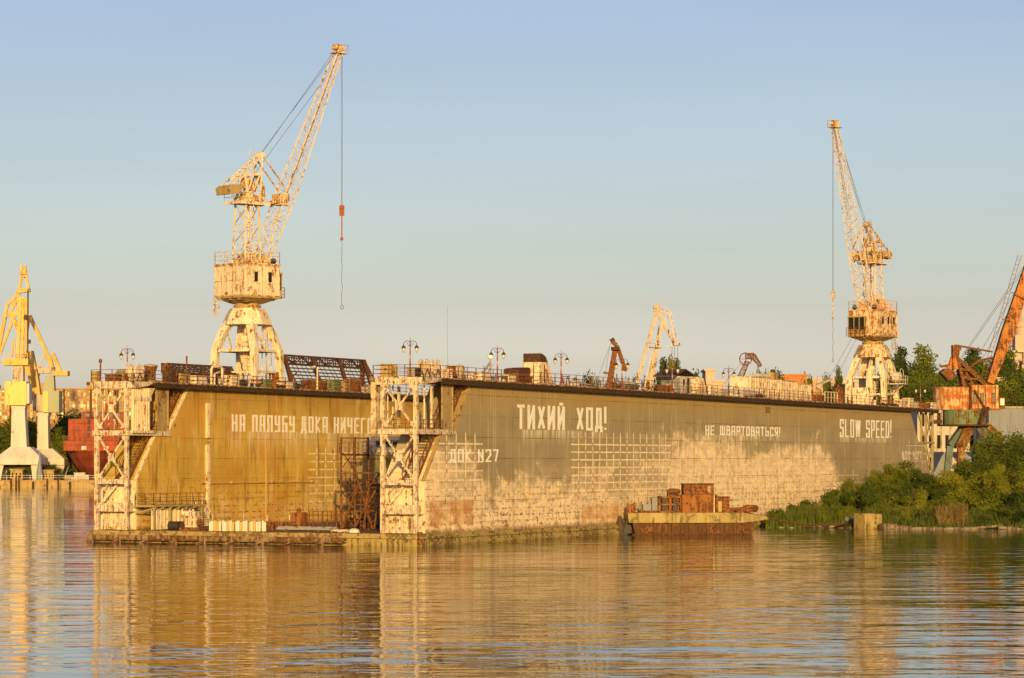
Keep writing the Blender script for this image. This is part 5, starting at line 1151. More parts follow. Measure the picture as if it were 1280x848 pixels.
def tree_at(key, px, ytop, d, wpx, label, group):
    """ytop: bearing of the crown top; the tree stands on the ground at distance d"""
    x = (px-CX)/F*d; gz = ground(x,d); h = max(3.0, zat(ytop,d)-gz); w = wpx*d/F
    H0 = {'r':10,'p':14,'s':9}[key[0]]; W0 = {'r1':9,'r2':10,'r3':8,'p1':4,'p2':4.6,'s1':8.5,'s2':8,'s3':7}[key]
    sz = h/(H0*.97); sw = w/(W0*.86)
    return plant(key,'poplar_tree' if key[0]=='p' else 'tree',label,'tree',(x,d,gz-.1),(sw,sw,sz),rnd.random()*6.28,group)
# trees on the land behind the dock (centre)
T = [('r1',722,466,520,18),('r3',735,464,540,16),('r2',747,468,560,14),('r1',795,466,540,16),('r3',806,470,555,12),('p1',829,454,545,11),('p2',838,452,540,11),('p1',846,455,550,10),('r2',822,462,560,14),
     ('r2',872,463,560,18),('r3',928,472,540,18),('r1',940,466,530,20),('r3',948,459,560,16),('r2',962,462,545,14),('r1',971,458,540,18),('r3',978,466,555,12),('r2',1012,466,560,16),('r2',1036,467,580,12),('p2',1048,463,575,9),('r1',1050,466,570,14),('r1',758,474,540,12),('r3',771,469,560,14),('r2',783,473,545,12)]
TL = ['behind the rail right of the pale lifeboat','between the lifeboat and the rusty bent-arm crane','just left of the rusty bent-arm crane','right of the white crane rear foot','beside the white crane mast','leftmost of the tall poplars right of the white crane','middle poplar right of the white crane','right poplar beside the fifth lamp post','behind the poplars right of the white crane',
      'rising over the roof of the deck shed','low behind the rusty lattice arm crane','behind the rusty lattice arm crane','under the tip of the rusty lattice arm crane','left of the yellow square chimney','right of the yellow square chimney','right side of the chimney clump','left of the rust roofed terrace','left of the far dock crane cable','slim one left of the far dock crane','beside the far dock crane left leg','just left of the rusty bent-arm crane foot','between the two arms of the rusty bent-arm crane','between the rusty crane and the white strut']
for (k,px,yt,d,wp),l in zip(T,TL): tree_at(k,px,yt,d,wp*1.5,DESC[k[0]]+(' tree ' if k[0]!='p' else ' ')+l,'trees on the land behind the dock')
# wooded hillside on the right
HS = [('p1',1126,444,600,12),('r1',1135,455,590,26),('r2',1120,468,560,24),('r3',1146,462,570,24),('p2',1153,441,590,18),('r1',1160,458,575,24),('r2',1132,478,540,26),('r1',1166,468,560,24),('r3',1180,470,600,22),('r2',1150,482,530,28),
      ('r1',1192,474,590,26),('r3',1118,482,540,22),('r2',1210,462,610,26),('r1',1222,447,620,24),('r3',1232,455,600,26),('p1',1216,445,640,14),('r2',1244,458,610,28),('r1',1256,450,640,24),('r3',1262,470,580,28),('r2',1252,480,560,30),('r1',1274,472,570,28),('r2',1285,462,600,26),
      ('p2',1257,436,650,14),('r3',1205,482,560,24),('r1',1236,478,570,26),('r2',1275,486,540,28),('r3',1168,484,540,22),('r1',1242,446,650,20),('r3',1270,462,620,22),('r2',1107,476,560,16),('r1',1292,478,560,28),('r3',1184,486,550,24)]
HD = ['slim poplar just right of the far dock crane','broad tree below the slim poplar','mid green tree by the far dock crane side gallery','dark tree between the two poplars','tall poplar highest on the left of the slope','dark tree right of the tall poplar','tree low behind the far lamp post','dark tree at the saddle of the slope','small dark tree above the rusted cab','mid green tree behind the last lamp post',
      'dark tree left of the crane counterweight','tree low beside the side gallery','tree seen through the rusty crane mast','tall tree behind the luffing rods','dark tree between mast and jib foot','slim tree above the rusty A-frame','mid green tree right of the orange jib','tall dark tree left of the pink tower','dark tree under the pink tower building','light tree low beside the orange jib foot','broad tree right below the pink tower','mid green tree at the right picture edge',
      'slim poplar left of the pink tower','dark tree behind the rusted cab roof','dark tree behind the orange jib foot','pale green tree above the grey shed roof','dark tree left of the rusted cab','tall tree beside the upper orange jib','dark tree at the foot of the pink tower','tree behind the gallery drum of the dock crane','dark tree beyond the right edge','dark tree above the rusted round cab']
for (k,px,yt,d,wp),l in zip(HS,HD): tree_at(k,px,yt-5,d,wp*2.1,l+', on the wooded hillside' if len(l.split())<12 else l,'trees on the wooded hillside')
# trees on the left shore
LS = [('r1',4,532,760,26),('r2',14,526,775,22),('r3',40,528,780,20),('r2',44,546,765,20),('r1',70,536,770,22),('r3',84,521,790,26),('r2',76,548,755,24),('r1',94,518,800,24),('r2',102,525,800,20),('r3',112,530,805,22),('r2',22,580,735,16),('r1',66,585,738,12),('r3',52,588,738,14)]
LD = ['dark tree at the left picture edge behind the white crane base','mid green tree left of the first white column','dark tree between the two white columns','lower tree between the two white columns','dark tree right of the second white column','tall dark tree left of the red ship','pale tree low beside the red ship','highest tree behind the red ship','tree right behind the red ship bridge','tree behind the red ship funnel','small tree under the first yellow crane portal','small tree under the second yellow crane portal','small dark tree between the two crane portals']
for (k,px,yt,d,wp),l in zip(LS,LD): tree_at(k,px,yt-6,d,wp*2.1,l,'trees on the far left shore')
# ---- near shore on the right: bushes, small trees, reeds
def bush_at(key, px, ytop, d, wpx, label):
    x = (px-CX)/F*d; gz = ground(x,d); h = max(1.0, zat(ytop,d)-gz); w = wpx*d/F
    if key[0] == 's': W0 = {'s1':8.5,'s2':8,'s3':7}[key]; s = (w/(W0*.86),w/(W0*.86),h/(9*.97)); nm,ct = 'small_tree','tree'
    else: W0 = {'b1':6,'b2':5.4,'b3':6.4}[key]; s = (w/(W0*.86),w/(W0*.86),h/(4*.92)); nm,ct = 'bush','bush'
    plant(key,nm,label,ct,(x,d,gz-.15),s,rnd.random()*6.28,'bushes and small trees on the near shore')
NB = [('b2',968,634,300,34,'low light green bush at the left tip of the shore'),('b1',990,628,302,40,'low bush second from the left tip of the shore'),('b2',1012,622,303,40,'light green bush in front of the pale dock wall'),('b1',1035,612,304,44,'mid green bush left of the concrete block'),
      ('b3',1048,598,308,44,'dark bush rising behind the reeds left of the concrete block'),('s3',1060,594,312,40,'light green small tree directly behind the low reeds'),('b1',1080,600,306,50,'mid green bush behind the concrete block'),('s1',1092,592,313,50,'bushy small tree above the concrete block'),('s3',1112,576,318,50,'yellow green small tree under the faint dock number'),
      ('s1',1128,573,322,56,'small tree hiding the far corner of the dock wall'),('s2',1146,582,320,50,'dark small tree at the foot of the far tower'),('b1',1118,612,304,60,'mid green bush right behind the concrete block'),('b2',1140,618,302,50,'light green bush left of the dry reeds'),('s1',1165,592,314,56,'small tree below the green rusty crane leg'),
      ('s3',1185,584,316,54,'light small tree in front of the rusty crane legs'),('s2',1205,572,318,60,'dark small tree right of the rusty crane legs'),('s1',1228,560,322,66,'tall small tree left of the big dark tree'),('s2',1240,533,330,74,'tall dark tree over the grey shed'),('s2',1268,536,328,80,'tall dark tree at the right picture edge'),
      ('s1',1262,565,316,70,'mid green small tree below the tall dark trees'),('s3',1224,588,310,60,'light green small tree in the middle of the right thicket'),('b3',1170,618,303,50,'dark bush just left of the dry reeds'),('b1',1212,610,303,60,'mid green bush right of the dry reeds'),('b2',1240,606,302,60,'light bush on the right part of the shore'),
      ('b3',1268,602,302,66,'dark bush at the right edge of the shore'),('b1',1255,628,296,56,'low mid green bush near the water at the right'),('b3',1228,636,295,44,'low dark bush above the driftwood slabs'),('b3',1280,632,295,50,'low dark bush cut by the right picture edge'),('b1',1058,630,298,34,'low bush right behind the left reeds'),('b3',1160,636,297,34,'low dark bush between the concrete block and dry reeds'),
      ('s2',1295,560,322,70,'dark small tree just outside the right edge'),('b1',1100,622,300,40,'low green bush beside the concrete block'),('b2',1196,600,308,50,'light green bush above the dry reeds'),('s2',1182,605,309,44,'dark small tree behind the dry reeds'),('b1',1135,600,310,50,'round green bush in the middle of the shore'),
      ('s1',1285,585,308,60,'leafy small tree low at the right edge'),('s2',1208,590,325,50,'dark small tree far back under the crane'),('b3',1012,634,299,40,'low dark bush near the water left of the block')]
NB += [('b2',975,640,297.5,22,'smallest light bush at the water edge of the left shore tip'),('b1',998,637,298,24,'low bush standing among the green reeds'),('b2',1028,632,298,28,'light bush among the reeds left of the concrete block'),('b2',1130,632,297,30,'small light bush right of the concrete block'),('s3',1095,584,320,34,'slender light small tree above the concrete block'),('b2',1200,628,298,34,'light bush touching the dry reeds on the right'),('s3',1250,575,306,40,'light small tree in front of the tall dark trees'),('b2',1150,606,300,34,'yellow green bush above the shore slabs')]
for a in NB: bush_at(*a)
def reeds(n, px0, px1, d0, d1, h, mat, name, label, seed, lean=.15):
    r = random.Random(seed); mb = MB()
    for _ in range(n):
        d = d0+(d1-d0)*r.random(); x = ((px0+(px1-px0)*r.random())-CX)/F*d; gz = ground(x,d)-.1; hh_ = h*(.5+.6*r.random()); a = r.random()*6.28
        w_ = .035+.03*r.random(); lx,ly = r.gauss(0,lean)*hh_, r.gauss(0,lean)*hh_; t = Vector((cos(a),sin(a),0))*w_; p = Vector((x,d,gz))
        m_ = p+Vector((lx*.4,ly*.4,hh_*.6)); e = p+Vector((lx,ly,hh_))
        mb.add([p-t,p+t,m_+t*.8,m_-t*.8,e],[(0,1,2,3),(3,2,4)])
    o = mb.build(name,M[mat]); tag(o,label,'reeds'); o['kind'] = 'stuff'; return o
reeds(4200,958,1056,296.8,301,1.45,'reed_green','reed_bed','green reeds along the water at the left end of the shore',21,.12)
reeds(1100,1172,1208,294.5,297.0,1.75,'reed_dry','dry_reeds','fan of dry straw coloured reeds near the water',22,.22)
reeds(4200,1060,1280,293.5,299,1.2,'reed_green','shore_grass','green grass at the foot of the bushes',23,.2)
# shore stones, concrete block, driftwood
def rock_mb(s, seed):
    r = random.Random(seed); m = MB(); n = 8; rings = []
    for j,(rr,z) in enumerate(((.75,-.3),(1.0,.05),(.85,.35),(.45,.55))):
        rings.append([(cos(2*pi*k/n)*rr*s*(.75+.45*r.random()), sin(2*pi*k/n)*rr*s*.8*(.75+.45*r.random()), z*s*(.85+.3*r.random())) for k in range(n)])
    vs = [v for q in rings for v in q]; fs = [(j*n+k,j*n+(k+1)%n,(j+1)*n+(k+1)%n,(j+1)*n+k) for j in range(3) for k in range(n)]+[tuple(3*n+k for k in range(n)),tuple(range(n-1,-1,-1))]
    return m.add(vs,fs)
RK = [rock_mb(.5,i).build('shore_rock',M['rock'] if i%2 else M['concrete']) for i in range(4)]
for i in range(70):
    px = 962+i*4.6+rnd.random()*9; d = 295.6-(px-960)*.0075+rnd.random()*2.4
    if 1066 < px < 1104: d += 1.5
    x = (px-CX)/F*d; s = .3+.75*rnd.random()**3
    if i < 4: o = RK[i]
    else: o = RK[i%4].copy(); COL.objects.link(o)
    o.location = (x,d,max(-.05,ground(x,d)-.05)); o.rotation_euler = (0,0,rnd.random()*6); o.scale = (s*1.3,s,s*.8)
    tag(o,'small stone in the line of rocks along the waterline of the near shore','rock','rocks along the near waterline')
def slab(px,d,L_,wd,h,rz,label,mat='wood',tilt=.0):
    x = (px-CX)/F*d; m = MB(); r = random.Random(px); n = 7; 
    sec = []
    for i in range(n+1):
        t = i/n; q = .75+.35*r.random(); sec.append([(-L_/2+L_*t,-wd/2*q,0),(-L_/2+L_*t,wd/2*q,0),(-L_/2+L_*t,wd/2*q*.8,h*q),(-L_/2+L_*t,-wd/2*q*.9,h*q)])
    vs = [v for s_ in sec for v in s_]; m.add(vs,[(i*4+k,i*4+(k+1)%4,(i+1)*4+(k+1)%4,(i+1)*4+k) for i in range(n) for k in range(4)]+[(3,2,1,0),(n*4,n*4+1,n*4+2,n*4+3)])
    o = m.build('driftwood_slab' if mat=='wood' else 'stone_slab',M[mat],None,loc=(x,d,max(.05,ground(x,d))-.05),rotz=rz); o.rotation_euler = (0,tilt,rz); tag(o,label,'slab' if mat!='wood' else 'driftwood'); return o
slab(1122,292.0,2.6,1.3,.34,.15,'pale grey slab right of the concrete block at the water',tilt=.05); slab(1158,291.7,3.4,1.2,.22,-.12,'long dark slab in the middle of the shoreline'); slab(1196,291.6,3.0,1.1,.22,.1,'long slab below the dry reeds',tilt=-.04)
slab(1222,291.4,5.4,.4,.26,.12,'bleached driftwood log lying on the slabs at the right',tilt=-.10); slab(1264,290.6,2.6,1.2,.26,-.15,'dark slab near the right edge of the shoreline',tilt=.06); slab(1110,291.8,1.6,1.2,.6,.4,'rounded grey boulder slab beside the concrete block','rock')
bp = at(1085,0,293.2); c = thing('concrete_block','big square stained concrete block standing in the water by the shore','concrete block',(bp.x,bp.y,-.3),.5)
m = MB(); m.hexa([(-1.15,-1.05,-.4),(1.15,-1.05,-.4),(1.15,1.05,-.4),(-1.15,1.05,-.4)],[(-1.1,-1.0,1.9),(1.1,-1.0,1.85),(1.1,1.0,1.9),(-1.1,1.0,1.9)]); m.build('block_body',M['algae'],c,bevel=.08)
m = MB(); m.hoop((.2,0,1.95),.16,.03,'y',10); m.build('lifting_eye',M['rust'],c)
c = thing('grey_tarpaulin','small blue grey tarpaulin bundle left of the concrete block','tarpaulin',(at(1062,0,297).x,297,.9)); 
rock_mb(.7,77).build('tarpaulin',M['blue_grey'],c)

# ------------------------------------------------------------------ right background: rusty slewing crane
D = 392.0; K = D/F
def px3(px,py,d=D): return at(px,py,d)
cx0 = at(1205,0,D).x; gz = ground(cx0,D)
c = thing('rusty_slewing_crane','rust orange slewing crane with big box jib and green splayed legs behind the thicket','crane',(cx0,D,gz))
def rel(px,py,dy=0.0): p = at(px,py,D); return Vector((p.x-cx0, dy, p.z-gz))
for (a,b_,e_,mt,dy) in (((1206,531),(1186,558),(1178,596),'teal',-1.2),((1211,531),(1197,560),(1194,600),'rust_yellow',-3.2),((1222,531),(1240,555),(1250,600),'teal',-1.5),((1232,531),(1252,548),(1262,600),'rust_yellow',1.8)):
    p,q,r_ = rel(*a,dy*.4),rel(*b_,dy*.9),rel(*e_,dy); r_2 = Vector((r_.x,r_.y,0)); m = MB(); m.bar(p,q,1.0); m.bar(q,r_2,.95,None,.7); m.build('leg',M[mt],c)
m = MB(); m.lathe([(3.0,rel(0,531).z),(3.0,rel(0,513).z)],20); m.build('pedestal_ring',M['green'],c)
m = MB(); m.lathe([(3.6,rel(0,533).z),(3.6,rel(0,531).z)],20); m.box(-4.6,-3.2,-1,1,rel(0,530).z,rel(0,525).z); m.build('ring_walkway',M['rust_dark'],c)
m = MB(); m.rails([(-4.6,-1,rel(0,525).z),(-3,-2.4,rel(0,525).z)],.9,2,1.0); m.build('walkway_railing',M['rust'],c)
m = MB(); m.lathe([(2.75,rel(0,512.5).z),(2.8,rel(0,485).z),(2.6,rel(0,484).z)],14,(rel(1192,0).x,1.0)); hs = m.build('round_house',M['red_rust'],c)
m = MB(); m.box(rel(1211,0).x,rel(1245,0).x,-2.2,2.4,rel(0,512.8).z,rel(0,482).z); hs2 = m.build('machinery_house',M['red_rust'],c)
for px in (1213,1222,1236): m = MB(); x = rel(px,0).x; m.box(x,x+.55,-2.26,-2.21,rel(0,505).z,rel(0,492).z); wi = m.build('window',M['rust'],hs2); m = MB(); m.box(x+.1,x+.45,-2.29,-2.262,rel(0,503.5).z,rel(0,493.5).z); m.build('pane',M['glass'],wi)
m = MB()
for px in (1211,1219,1228,1240): x = rel(px,0).x; m.box(x,x+.14,-2.3,-2.2,rel(0,512).z,rel(0,482.5).z)
m.box(rel(1209,0).x,rel(1247,0).x,-2.34,-2.2,rel(0,513.6).z,rel(0,511).z); m.build('rib',M['rust_orange'],hs2)
m = MB(); m.box(rel(1246,0).x,rel(1253,0).x,-2,-.4,rel(0,511).z,rel(0,497).z); cb2 = m.build('driver_cab',M['rust_orange'],c); m = MB(); m.box(rel(1247.5,0).x,rel(1252,0).x,-2.04,-2.003,rel(0,507).z,rel(0,499).z); m.build('pane',M['lamp_glass'],cb2)
m = MB(); m.bar(rel(1214,488,-2.6),rel(1228,512,-2.6),.22); m.bar(rel(1232,510,-2.5),rel(1220,530,-3.2),.4); m.bar(rel(1226,508,-2.8),rel(1218,532,-3.3),.1); m.build('access_stair',M['rust_dark'],c)
m = MB()                                                          # A-frame and counterweight arm
for dy in (-1.1,1.1):
    m.bar(rel(1204,484,dy),rel(1196,448,dy*.6),.42); m.bar(rel(1197,449,dy*.6),rel(1232,483,dy),.5); m.bar(rel(1206,466,dy),rel(1216,484,dy),.3); m.bar(rel(1198,462,dy),rel(1216,464,dy),.3)
    m.bar(rel(1203,472,dy),rel(1225,476,dy),.28)
m.bar(rel(1197,452,-.7),rel(1197,452,.7),.3); m.bar(rel(1216,464,-1),rel(1216,464,1),.3); m.build('a_frame',M['rust'],c)
m = MB()
for dy in (-.5,.5): m.bar(rel(1194,431.5,dy),rel(1194,462,dy),.55,.9)
m.bar(rel(1198,432,0),rel(1188,462,0),.5,1.0); m.build('balance_lever',M['jib_orange'],c)
m = MB(); a_,b_,cc_,d_,e_ = (1174,466),(1180,461),(1190,463),(1194,472),(1184,476); pl_ = [rel(*q) for q in (a_,b_,cc_,d_,e_)]; m.prism([(q.x,q.z) for q in pl_],-1.3,1.3); m.build('counterweight',M['rust'],c)
m = MB(); m.box(rel(1176,0).x,rel(1184,0).x,-.4,.4,rel(0,459.5).z,rel(0,457.5).z); m.bar(rel(1176,458),rel(1193,455),.2); m.build('arm_stub',M['rust'],c)
# box jib, leaning right
m = MB(); j0,j1,j2 = rel(1237,479),rel(1259,418),rel(1292,318)
def jsec(p,w,hh): d_ = (j2-j0).normalized(); n2 = Vector((d_.z,0,-d_.x)); return [p-n2*w/2+Vector((0,-hh/2,0)),p+n2*w/2+Vector((0,-hh/2,0)),p+n2*w/2+Vector((0,hh/2,0)),p-n2*w/2+Vector((0,hh/2,0))]
m.hexa(jsec(j0,.9,1.6),jsec(j1,1.75,1.6)); m.hexa(jsec(j1,1.751,1.6),jsec(j2,1.35,1.2)); jb = m.build('box_jib',M['jib_orange'],c)
m = MB(); m.ladder(rel(1240,470,-1.3)+Vector((-1.4,0,0)),rel(1286,320,-1.3)+Vector((-1.5,0,0)),.5,(1,0,0),.03,.7); m.bar(rel(1251,400,-1),rel(1262,402,-1),.12); m.bar(rel(1262,366,-1.2),rel(1282,376,-1.2),.1); m.build('jib_ladder',M['rust'],jb)
m = MB(); m.tube([rel(1196,432),rel(1240,440)],.14,6); m.build('tie_rod',M['rust'],c); m = MB(); m.tube([rel(1206,464),rel(1224,451),rel(1241,447)],.16,6); m.build('luffing_rod',M['rust'],c)
for i,(a_,b_) in enumerate((((1201,447),(1290,318)),((1203,447),(1291,321)),((1222,447),(1288,330)),((1228,449),(1290,336)))): MB().tube([rel(*a_),rel(*b_)],.035,5).build('luffing_cable',M['cable'],c)

def polybeam(m, pts, w, d): 
    for p,q in zip(pts,pts[1:]): m.bar(p,q,w,d)
# white A-frame crane beyond the dock
D = 470.0; cx0 = at(818,0,D).x; gz = ground(cx0,D)
c = thing('white_portal_crane','white folded arm crane with two long legs rising beyond the dock','crane',(cx0,D,gz))
m = MB(); m.bar(rel(790,500),rel(821,389),.62,.6); m.bar(Vector((rel(786,520).x,0,0)),rel(790,500),1.2); m.build('strut',M['white_far'],c)
m = MB(); m.bar(rel(811,494),rel(827,400),1.1,.9,.7); m.bar(rel(807,494),rel(820,436),.22); m.tube([rel(805,492,-.9),rel(818,436,-.9)],.12,6); mm = m.build('mast',M['white_far'],c)
m = MB(); m.truss(rel(804,494,-1),rel(816,438,-1),.45,.45,.45,.45,14,.04,.03); m.build('mast_ladder',M['pale'],c)
m = MB(); m.rails([rel(813,434,-1.2),rel(826,434,-1.2)],1.1,2,1.0,.05); m.box(rel(812,0).x,rel(827,0).x,-1.5,1.5,rel(0,435).z,rel(0,433.5).z); m.build('mast_platform',M['white_far'],c)
m = MB(); m.bar(rel(820,386),rel(844,431),.7,.7,.5); m.box(rel(841,0).x,rel(850,0).x,-.9,.9,rel(0,432).z,rel(0,428.5).z); jb = m.build('jib',M['white_far'],c)
m = MB(); m.truss(rel(824,387),rel(837,392),.5,.5,.6,.6,4,.05,.03); m.truss(rel(837,392),rel(845,427),.6,.6,.4,.4,8,.05,.03); m.bar(rel(829,402),rel(838,393),.2); m.build('jib_lattice',M['pale'],c)
m = MB(); m.bar(rel(817,386),rel(825,385),1.0,1.0); m.bar(rel(821,384),rel(821,378),.07); m.bar(rel(832,389),rel(832,379),.07); m.rails([rel(817,385,-.6),rel(827,384,-.6)],.8,2,1.0,.03); m.build('mast_head',M['white_far'],c)
for px in (840,843,847): MB().tube([rel(px,431),rel(px,462)],.035,5).build('hoist_cable',M['cable'],c)
m = MB(); m.box(rel(837,0).x,rel(841,0).x,-.4,.4,rel(0,434).z,rel(0,431).z); m.bar(rel(833,433),rel(840,433),.12); m.build('hook_block',M['pale'],c)
m = MB(); m.box(rel(805,0).x,rel(816,0).x,-2.5,2.5,rel(0,515).z,rel(0,492).z); m.hexa([(-5,-4,0),(5,-4,0),(5,4,0),(-5,4,0)],[(-2.6,-2.5,rel(0,515).z),(.2,-2.5,rel(0,515).z),(.2,2.5,rel(0,515).z),(-2.6,2.5,rel(0,515).z)]); m.build('base_tower',M['white_far'],c)
# rusty bent arm crane
D = 430.0; cx0 = at(762,0,D).x; gz = ground(cx0,D)
c = thing('rusty_bent_arm_crane','dark rusty crane with bent arm, left of the white folded arm crane','crane',(cx0,D,gz))
m = MB(); m.bar(rel(760,492),rel(769,436),1.05,1.0,.8); m.build('mast',M['rust'],c); m = MB(); polybeam(m,[rel(765,427),rel(771,432),rel(774,440),rel(780,458),rel(781,461)],.62,.6); m.build('arm',M['rust'],c)
m = MB(); m.box(rel(764,0).x,rel(774,0).x,-1.1,1.1,rel(0,438).z,rel(0,434).z); m.bar(rel(763,427),rel(768,424),.6,.6); m.build('head',M['rust_dark'],c); m = MB(); m.bar(rel(777,460),rel(784,462),.7,.7); m.bar(rel(783,462),rel(783,459),.4,.4); m.build('arm_tip',M['rust_orange'],c)
for a_,b_ in (((764,428),(749,468)),((762,434),(756,472))): MB().tube([rel(*a_),rel(*b_)],.03,5).build('stay_cable',M['cable'],c)
m = MB(); m.box(rel(756,0).x,rel(768,0).x,-2,2,0,rel(0,490).z); m.bar(rel(754,466),rel(762,467),.3); m.build('base_tower',M['rust'],c)
# rusty lattice arm crane
D = 440.0; cx0 = at(920,0,D).x; gz = ground(cx0,D)
c = thing('rusty_lattice_crane','small rusty lattice crane with looped head, left of the ribbed containers','crane',(cx0,D,gz))
m = MB(); m.truss(rel(917,492),rel(934,452),1.0,1.0,.6,.6,8,.07,.045); m.build('lattice_mast',M['rust_yellow'],c); m = MB(); m.truss(rel(932,445),rel(942,445),.7,.7,.8,.8,3,.07,.045); m.truss(rel(941,445),rel(951,458),.8,.8,.35,.35,5,.07,.045); m.build('lattice_arm',M['rust'],c)
m = MB(); p = rel(932,449); m.hoop((p.x,0,p.z),.95,.09,'y',18); m.bar(p+Vector((-.9,0,0)),p+Vector((.9,0,0)),.08); m.bar(p+Vector((0,0,-.9)),p+Vector((0,0,.9)),.08); m.build('head_wheel',M['rust'],c)
for a_,b_ in (((928,452),(903,482)),((932,456),(912,484))): MB().tube([rel(*a_),rel(*b_)],.03,5).build('stay_cable',M['cable'],c)
m = MB(); m.box(rel(912,0).x,rel(924,0).x,-2,2,0,rel(0,489).z); m.bar(rel(928,490),rel(930,478),.3); m.build('base_tower',M['rust'],c)
# salmon jib and stays behind the far dock crane
D = 470.0; cx0 = at(1112,0,D).x; gz = ground(cx0,D)
c = thing('salmon_arm_crane','salmon red bent crane arm showing behind the far dock crane house','crane',(cx0,D,gz))
m = MB(); polybeam(m,[rel(1092,372),rel(1100,376),rel(1108,384),rel(1113,396),rel(1118,414)],1.6,1.2); m.build('arm',M['salmon'],c); m = MB(); m.bar(rel(1116,412),rel(1122,418),1.0,.8); m.build('arm_tip',M['salmon'],c)
m = MB(); m.bar(rel(1094,374),rel(1086,500),1.6,1.4); m.bar(rel(1086,500),Vector((rel(1086,500).x,0,0)),2.2); m.build('mast',M['white_far'],c)
for a_,b_ in (((1092,376),(1032,480)),((1094,378),(1040,482))): MB().tube([rel(*a_),rel(*b_)],.035,5).build('stay_cable',M['cable'],c)
MB().tube([rel(1120,418),rel(1120,438)],.03,5).build('hoist_cable',M['cable'],c)

# ------------------------------------------------------------------ buildings
def building(name, label, cat, px0, px1, ytop, d, depth, mat, nx=0, nz=0, z0=None, gap=(.5,.55), roof=None, pane='void', rz=0, sill=1.2, groupy=None):
    xa,xb = at(px0,0,d).x,at(px1,0,d).x; L_ = xb-xa; g0 = min(ground(xa,d),ground(xb,d)) if z0 is None else z0; H_ = zat(ytop,d)-g0
    c = thing(name,label,cat,(xa,d,g0),rz); 
    m = MB(); m.box(0,L_,0,depth,-1.5,H_); wl = m.build('wall',M[mat],c)
    m = MB(); m.box(-.25,L_+.25,-.25,depth+.25,H_+.003,H_+.35); m.build('roof' if not roof else 'parapet',M[roof or mat],c)
    for j in range(nz):
        for i in range(nx):
            cw = L_/nx; ch = (H_-sill)/nz; x = (i+.5)*cw; z = sill+(j+.5)*ch; w_ = cw*gap[0]/2; h_ = ch*gap[1]/2
            m = MB(); m.box(x-w_,x+w_,-.08,-.004,z-h_,z+h_); wi = m.build('window',M[pane if not callable(pane) else pane(i,j)],c)
    return c, L_, H_
c,L_,H_ = building('pale_office_block','pale grey office block with columns of narrow dark windows behind the dock end','building',1148,1240,511,452,14,'stone',9,4,0.0,(.42,.6))
m = MB()
for i in range(10): x = i*L_/9; m.box(x-.22,x+.22,-.3,-.09,0,H_)
m.build('pilaster',M['stone'],c)
c,L_,H_ = building('grey_shed','blue grey corrugated shed with pale concrete roof edge at the right','shed',1236,1330,511,440,20,'blue_grey',0,0,0.0,roof='concrete')
m = MB()
for i in range(28): m.box(i*L_/28,i*L_/28+.12,-.06,-.001,0,H_-.3)
m.build('corrugation',M['blue_grey'],c); MB().box(3,6,-.05,-.003,0,4).build('door',M['dark'],c)
c,L_,H_ = building('low_white_wall','low blue grey wall with pale panels below the rusty crane legs','wall',1165,1215,568,408,1.0,'blue_grey',0,0,0.0)
m = MB(); m.box(2,4.5,-.06,-.003,1,H_-.5); m.build('pale_panel',M['stone'],c)
c,L_,H_ = building('pink_tower_house','pink plaster house with arched loggia below a small round tower, on the hill','building',1263,1305,440,700,12,'pink',5,2,None,(.4,.5))
m = MB(); cx_ = at(1281,0,700).x-at(1263,0,700).x; m.box(cx_-2.2,cx_+2.2,1,5.4,H_+.35,H_+4.2); m.build('tower_base',M['pink'],c); m = MB(); m.lathe([(1.9,H_+4.2),(1.9,H_+6.2),(2.2,H_+6.3),(1.5,H_+7.6),(.4,H_+8.6),(.15,H_+11),(.02,H_+26)],16,(cx_,3.2)); m.build('spire',M['pink'],c)
for k in range(3): m = MB(); m.lathe([(.45,H_-3),(.42,H_-.2)],8,(1.2+k*2.2,-.9)); m.build('column',M['stone'],c)
m = MB(); m.box(0,6.8,-1.6,-.01,H_-.15,H_+.3); m.build('loggia_cornice',M['stone'],c)
building('white_block','pale pinkish block with blank end wall left of the sixth lamp post','building',882,893,464,500,9,'pink',2,2,None,(.3,.3))
building('low_cream_block','low cream block right of the blank pinkish block','building',893,906,478,500,9,'pink',3,1,None)
building('orange_roofed_terrace','long terrace with bright orange brick front above the ribbed containers','building',982,1009,470,560,10,'roof_orange',7,1,None,(.3,.3))
building('orange_gable_house','smaller orange house left of the orange brick terrace','building',974,985,472,555,9,'roof_orange',2,1,None,(.3,.3))
c,L_,H_ = building('ochre_terrace','ochre terraced building with dark windows left of the far dock crane','building',1013,1066,475,600,12,'pink',11,2,None,(.4,.4))
building('far_cream_house','cream house far behind, seen through the legs of the far dock crane','building',1068,1104,478,620,10,'stone',6,2,None,(.35,.4))
building('hill_white_house','small white house among the hillside trees','building',1150,1161,476,640,8,'stone',3,1,None,(.4,.4))
building('hill_roof_house','pale house roof among trees right of the rusty crane counterweight','building',1160,1182,474,680,9,'stone',4,1,None,(.4,.4))
building('hill_grey_house','small grey house behind the orange jib foot','building',1246,1262,474,600,8,'stone',3,1,None,(.4,.4))
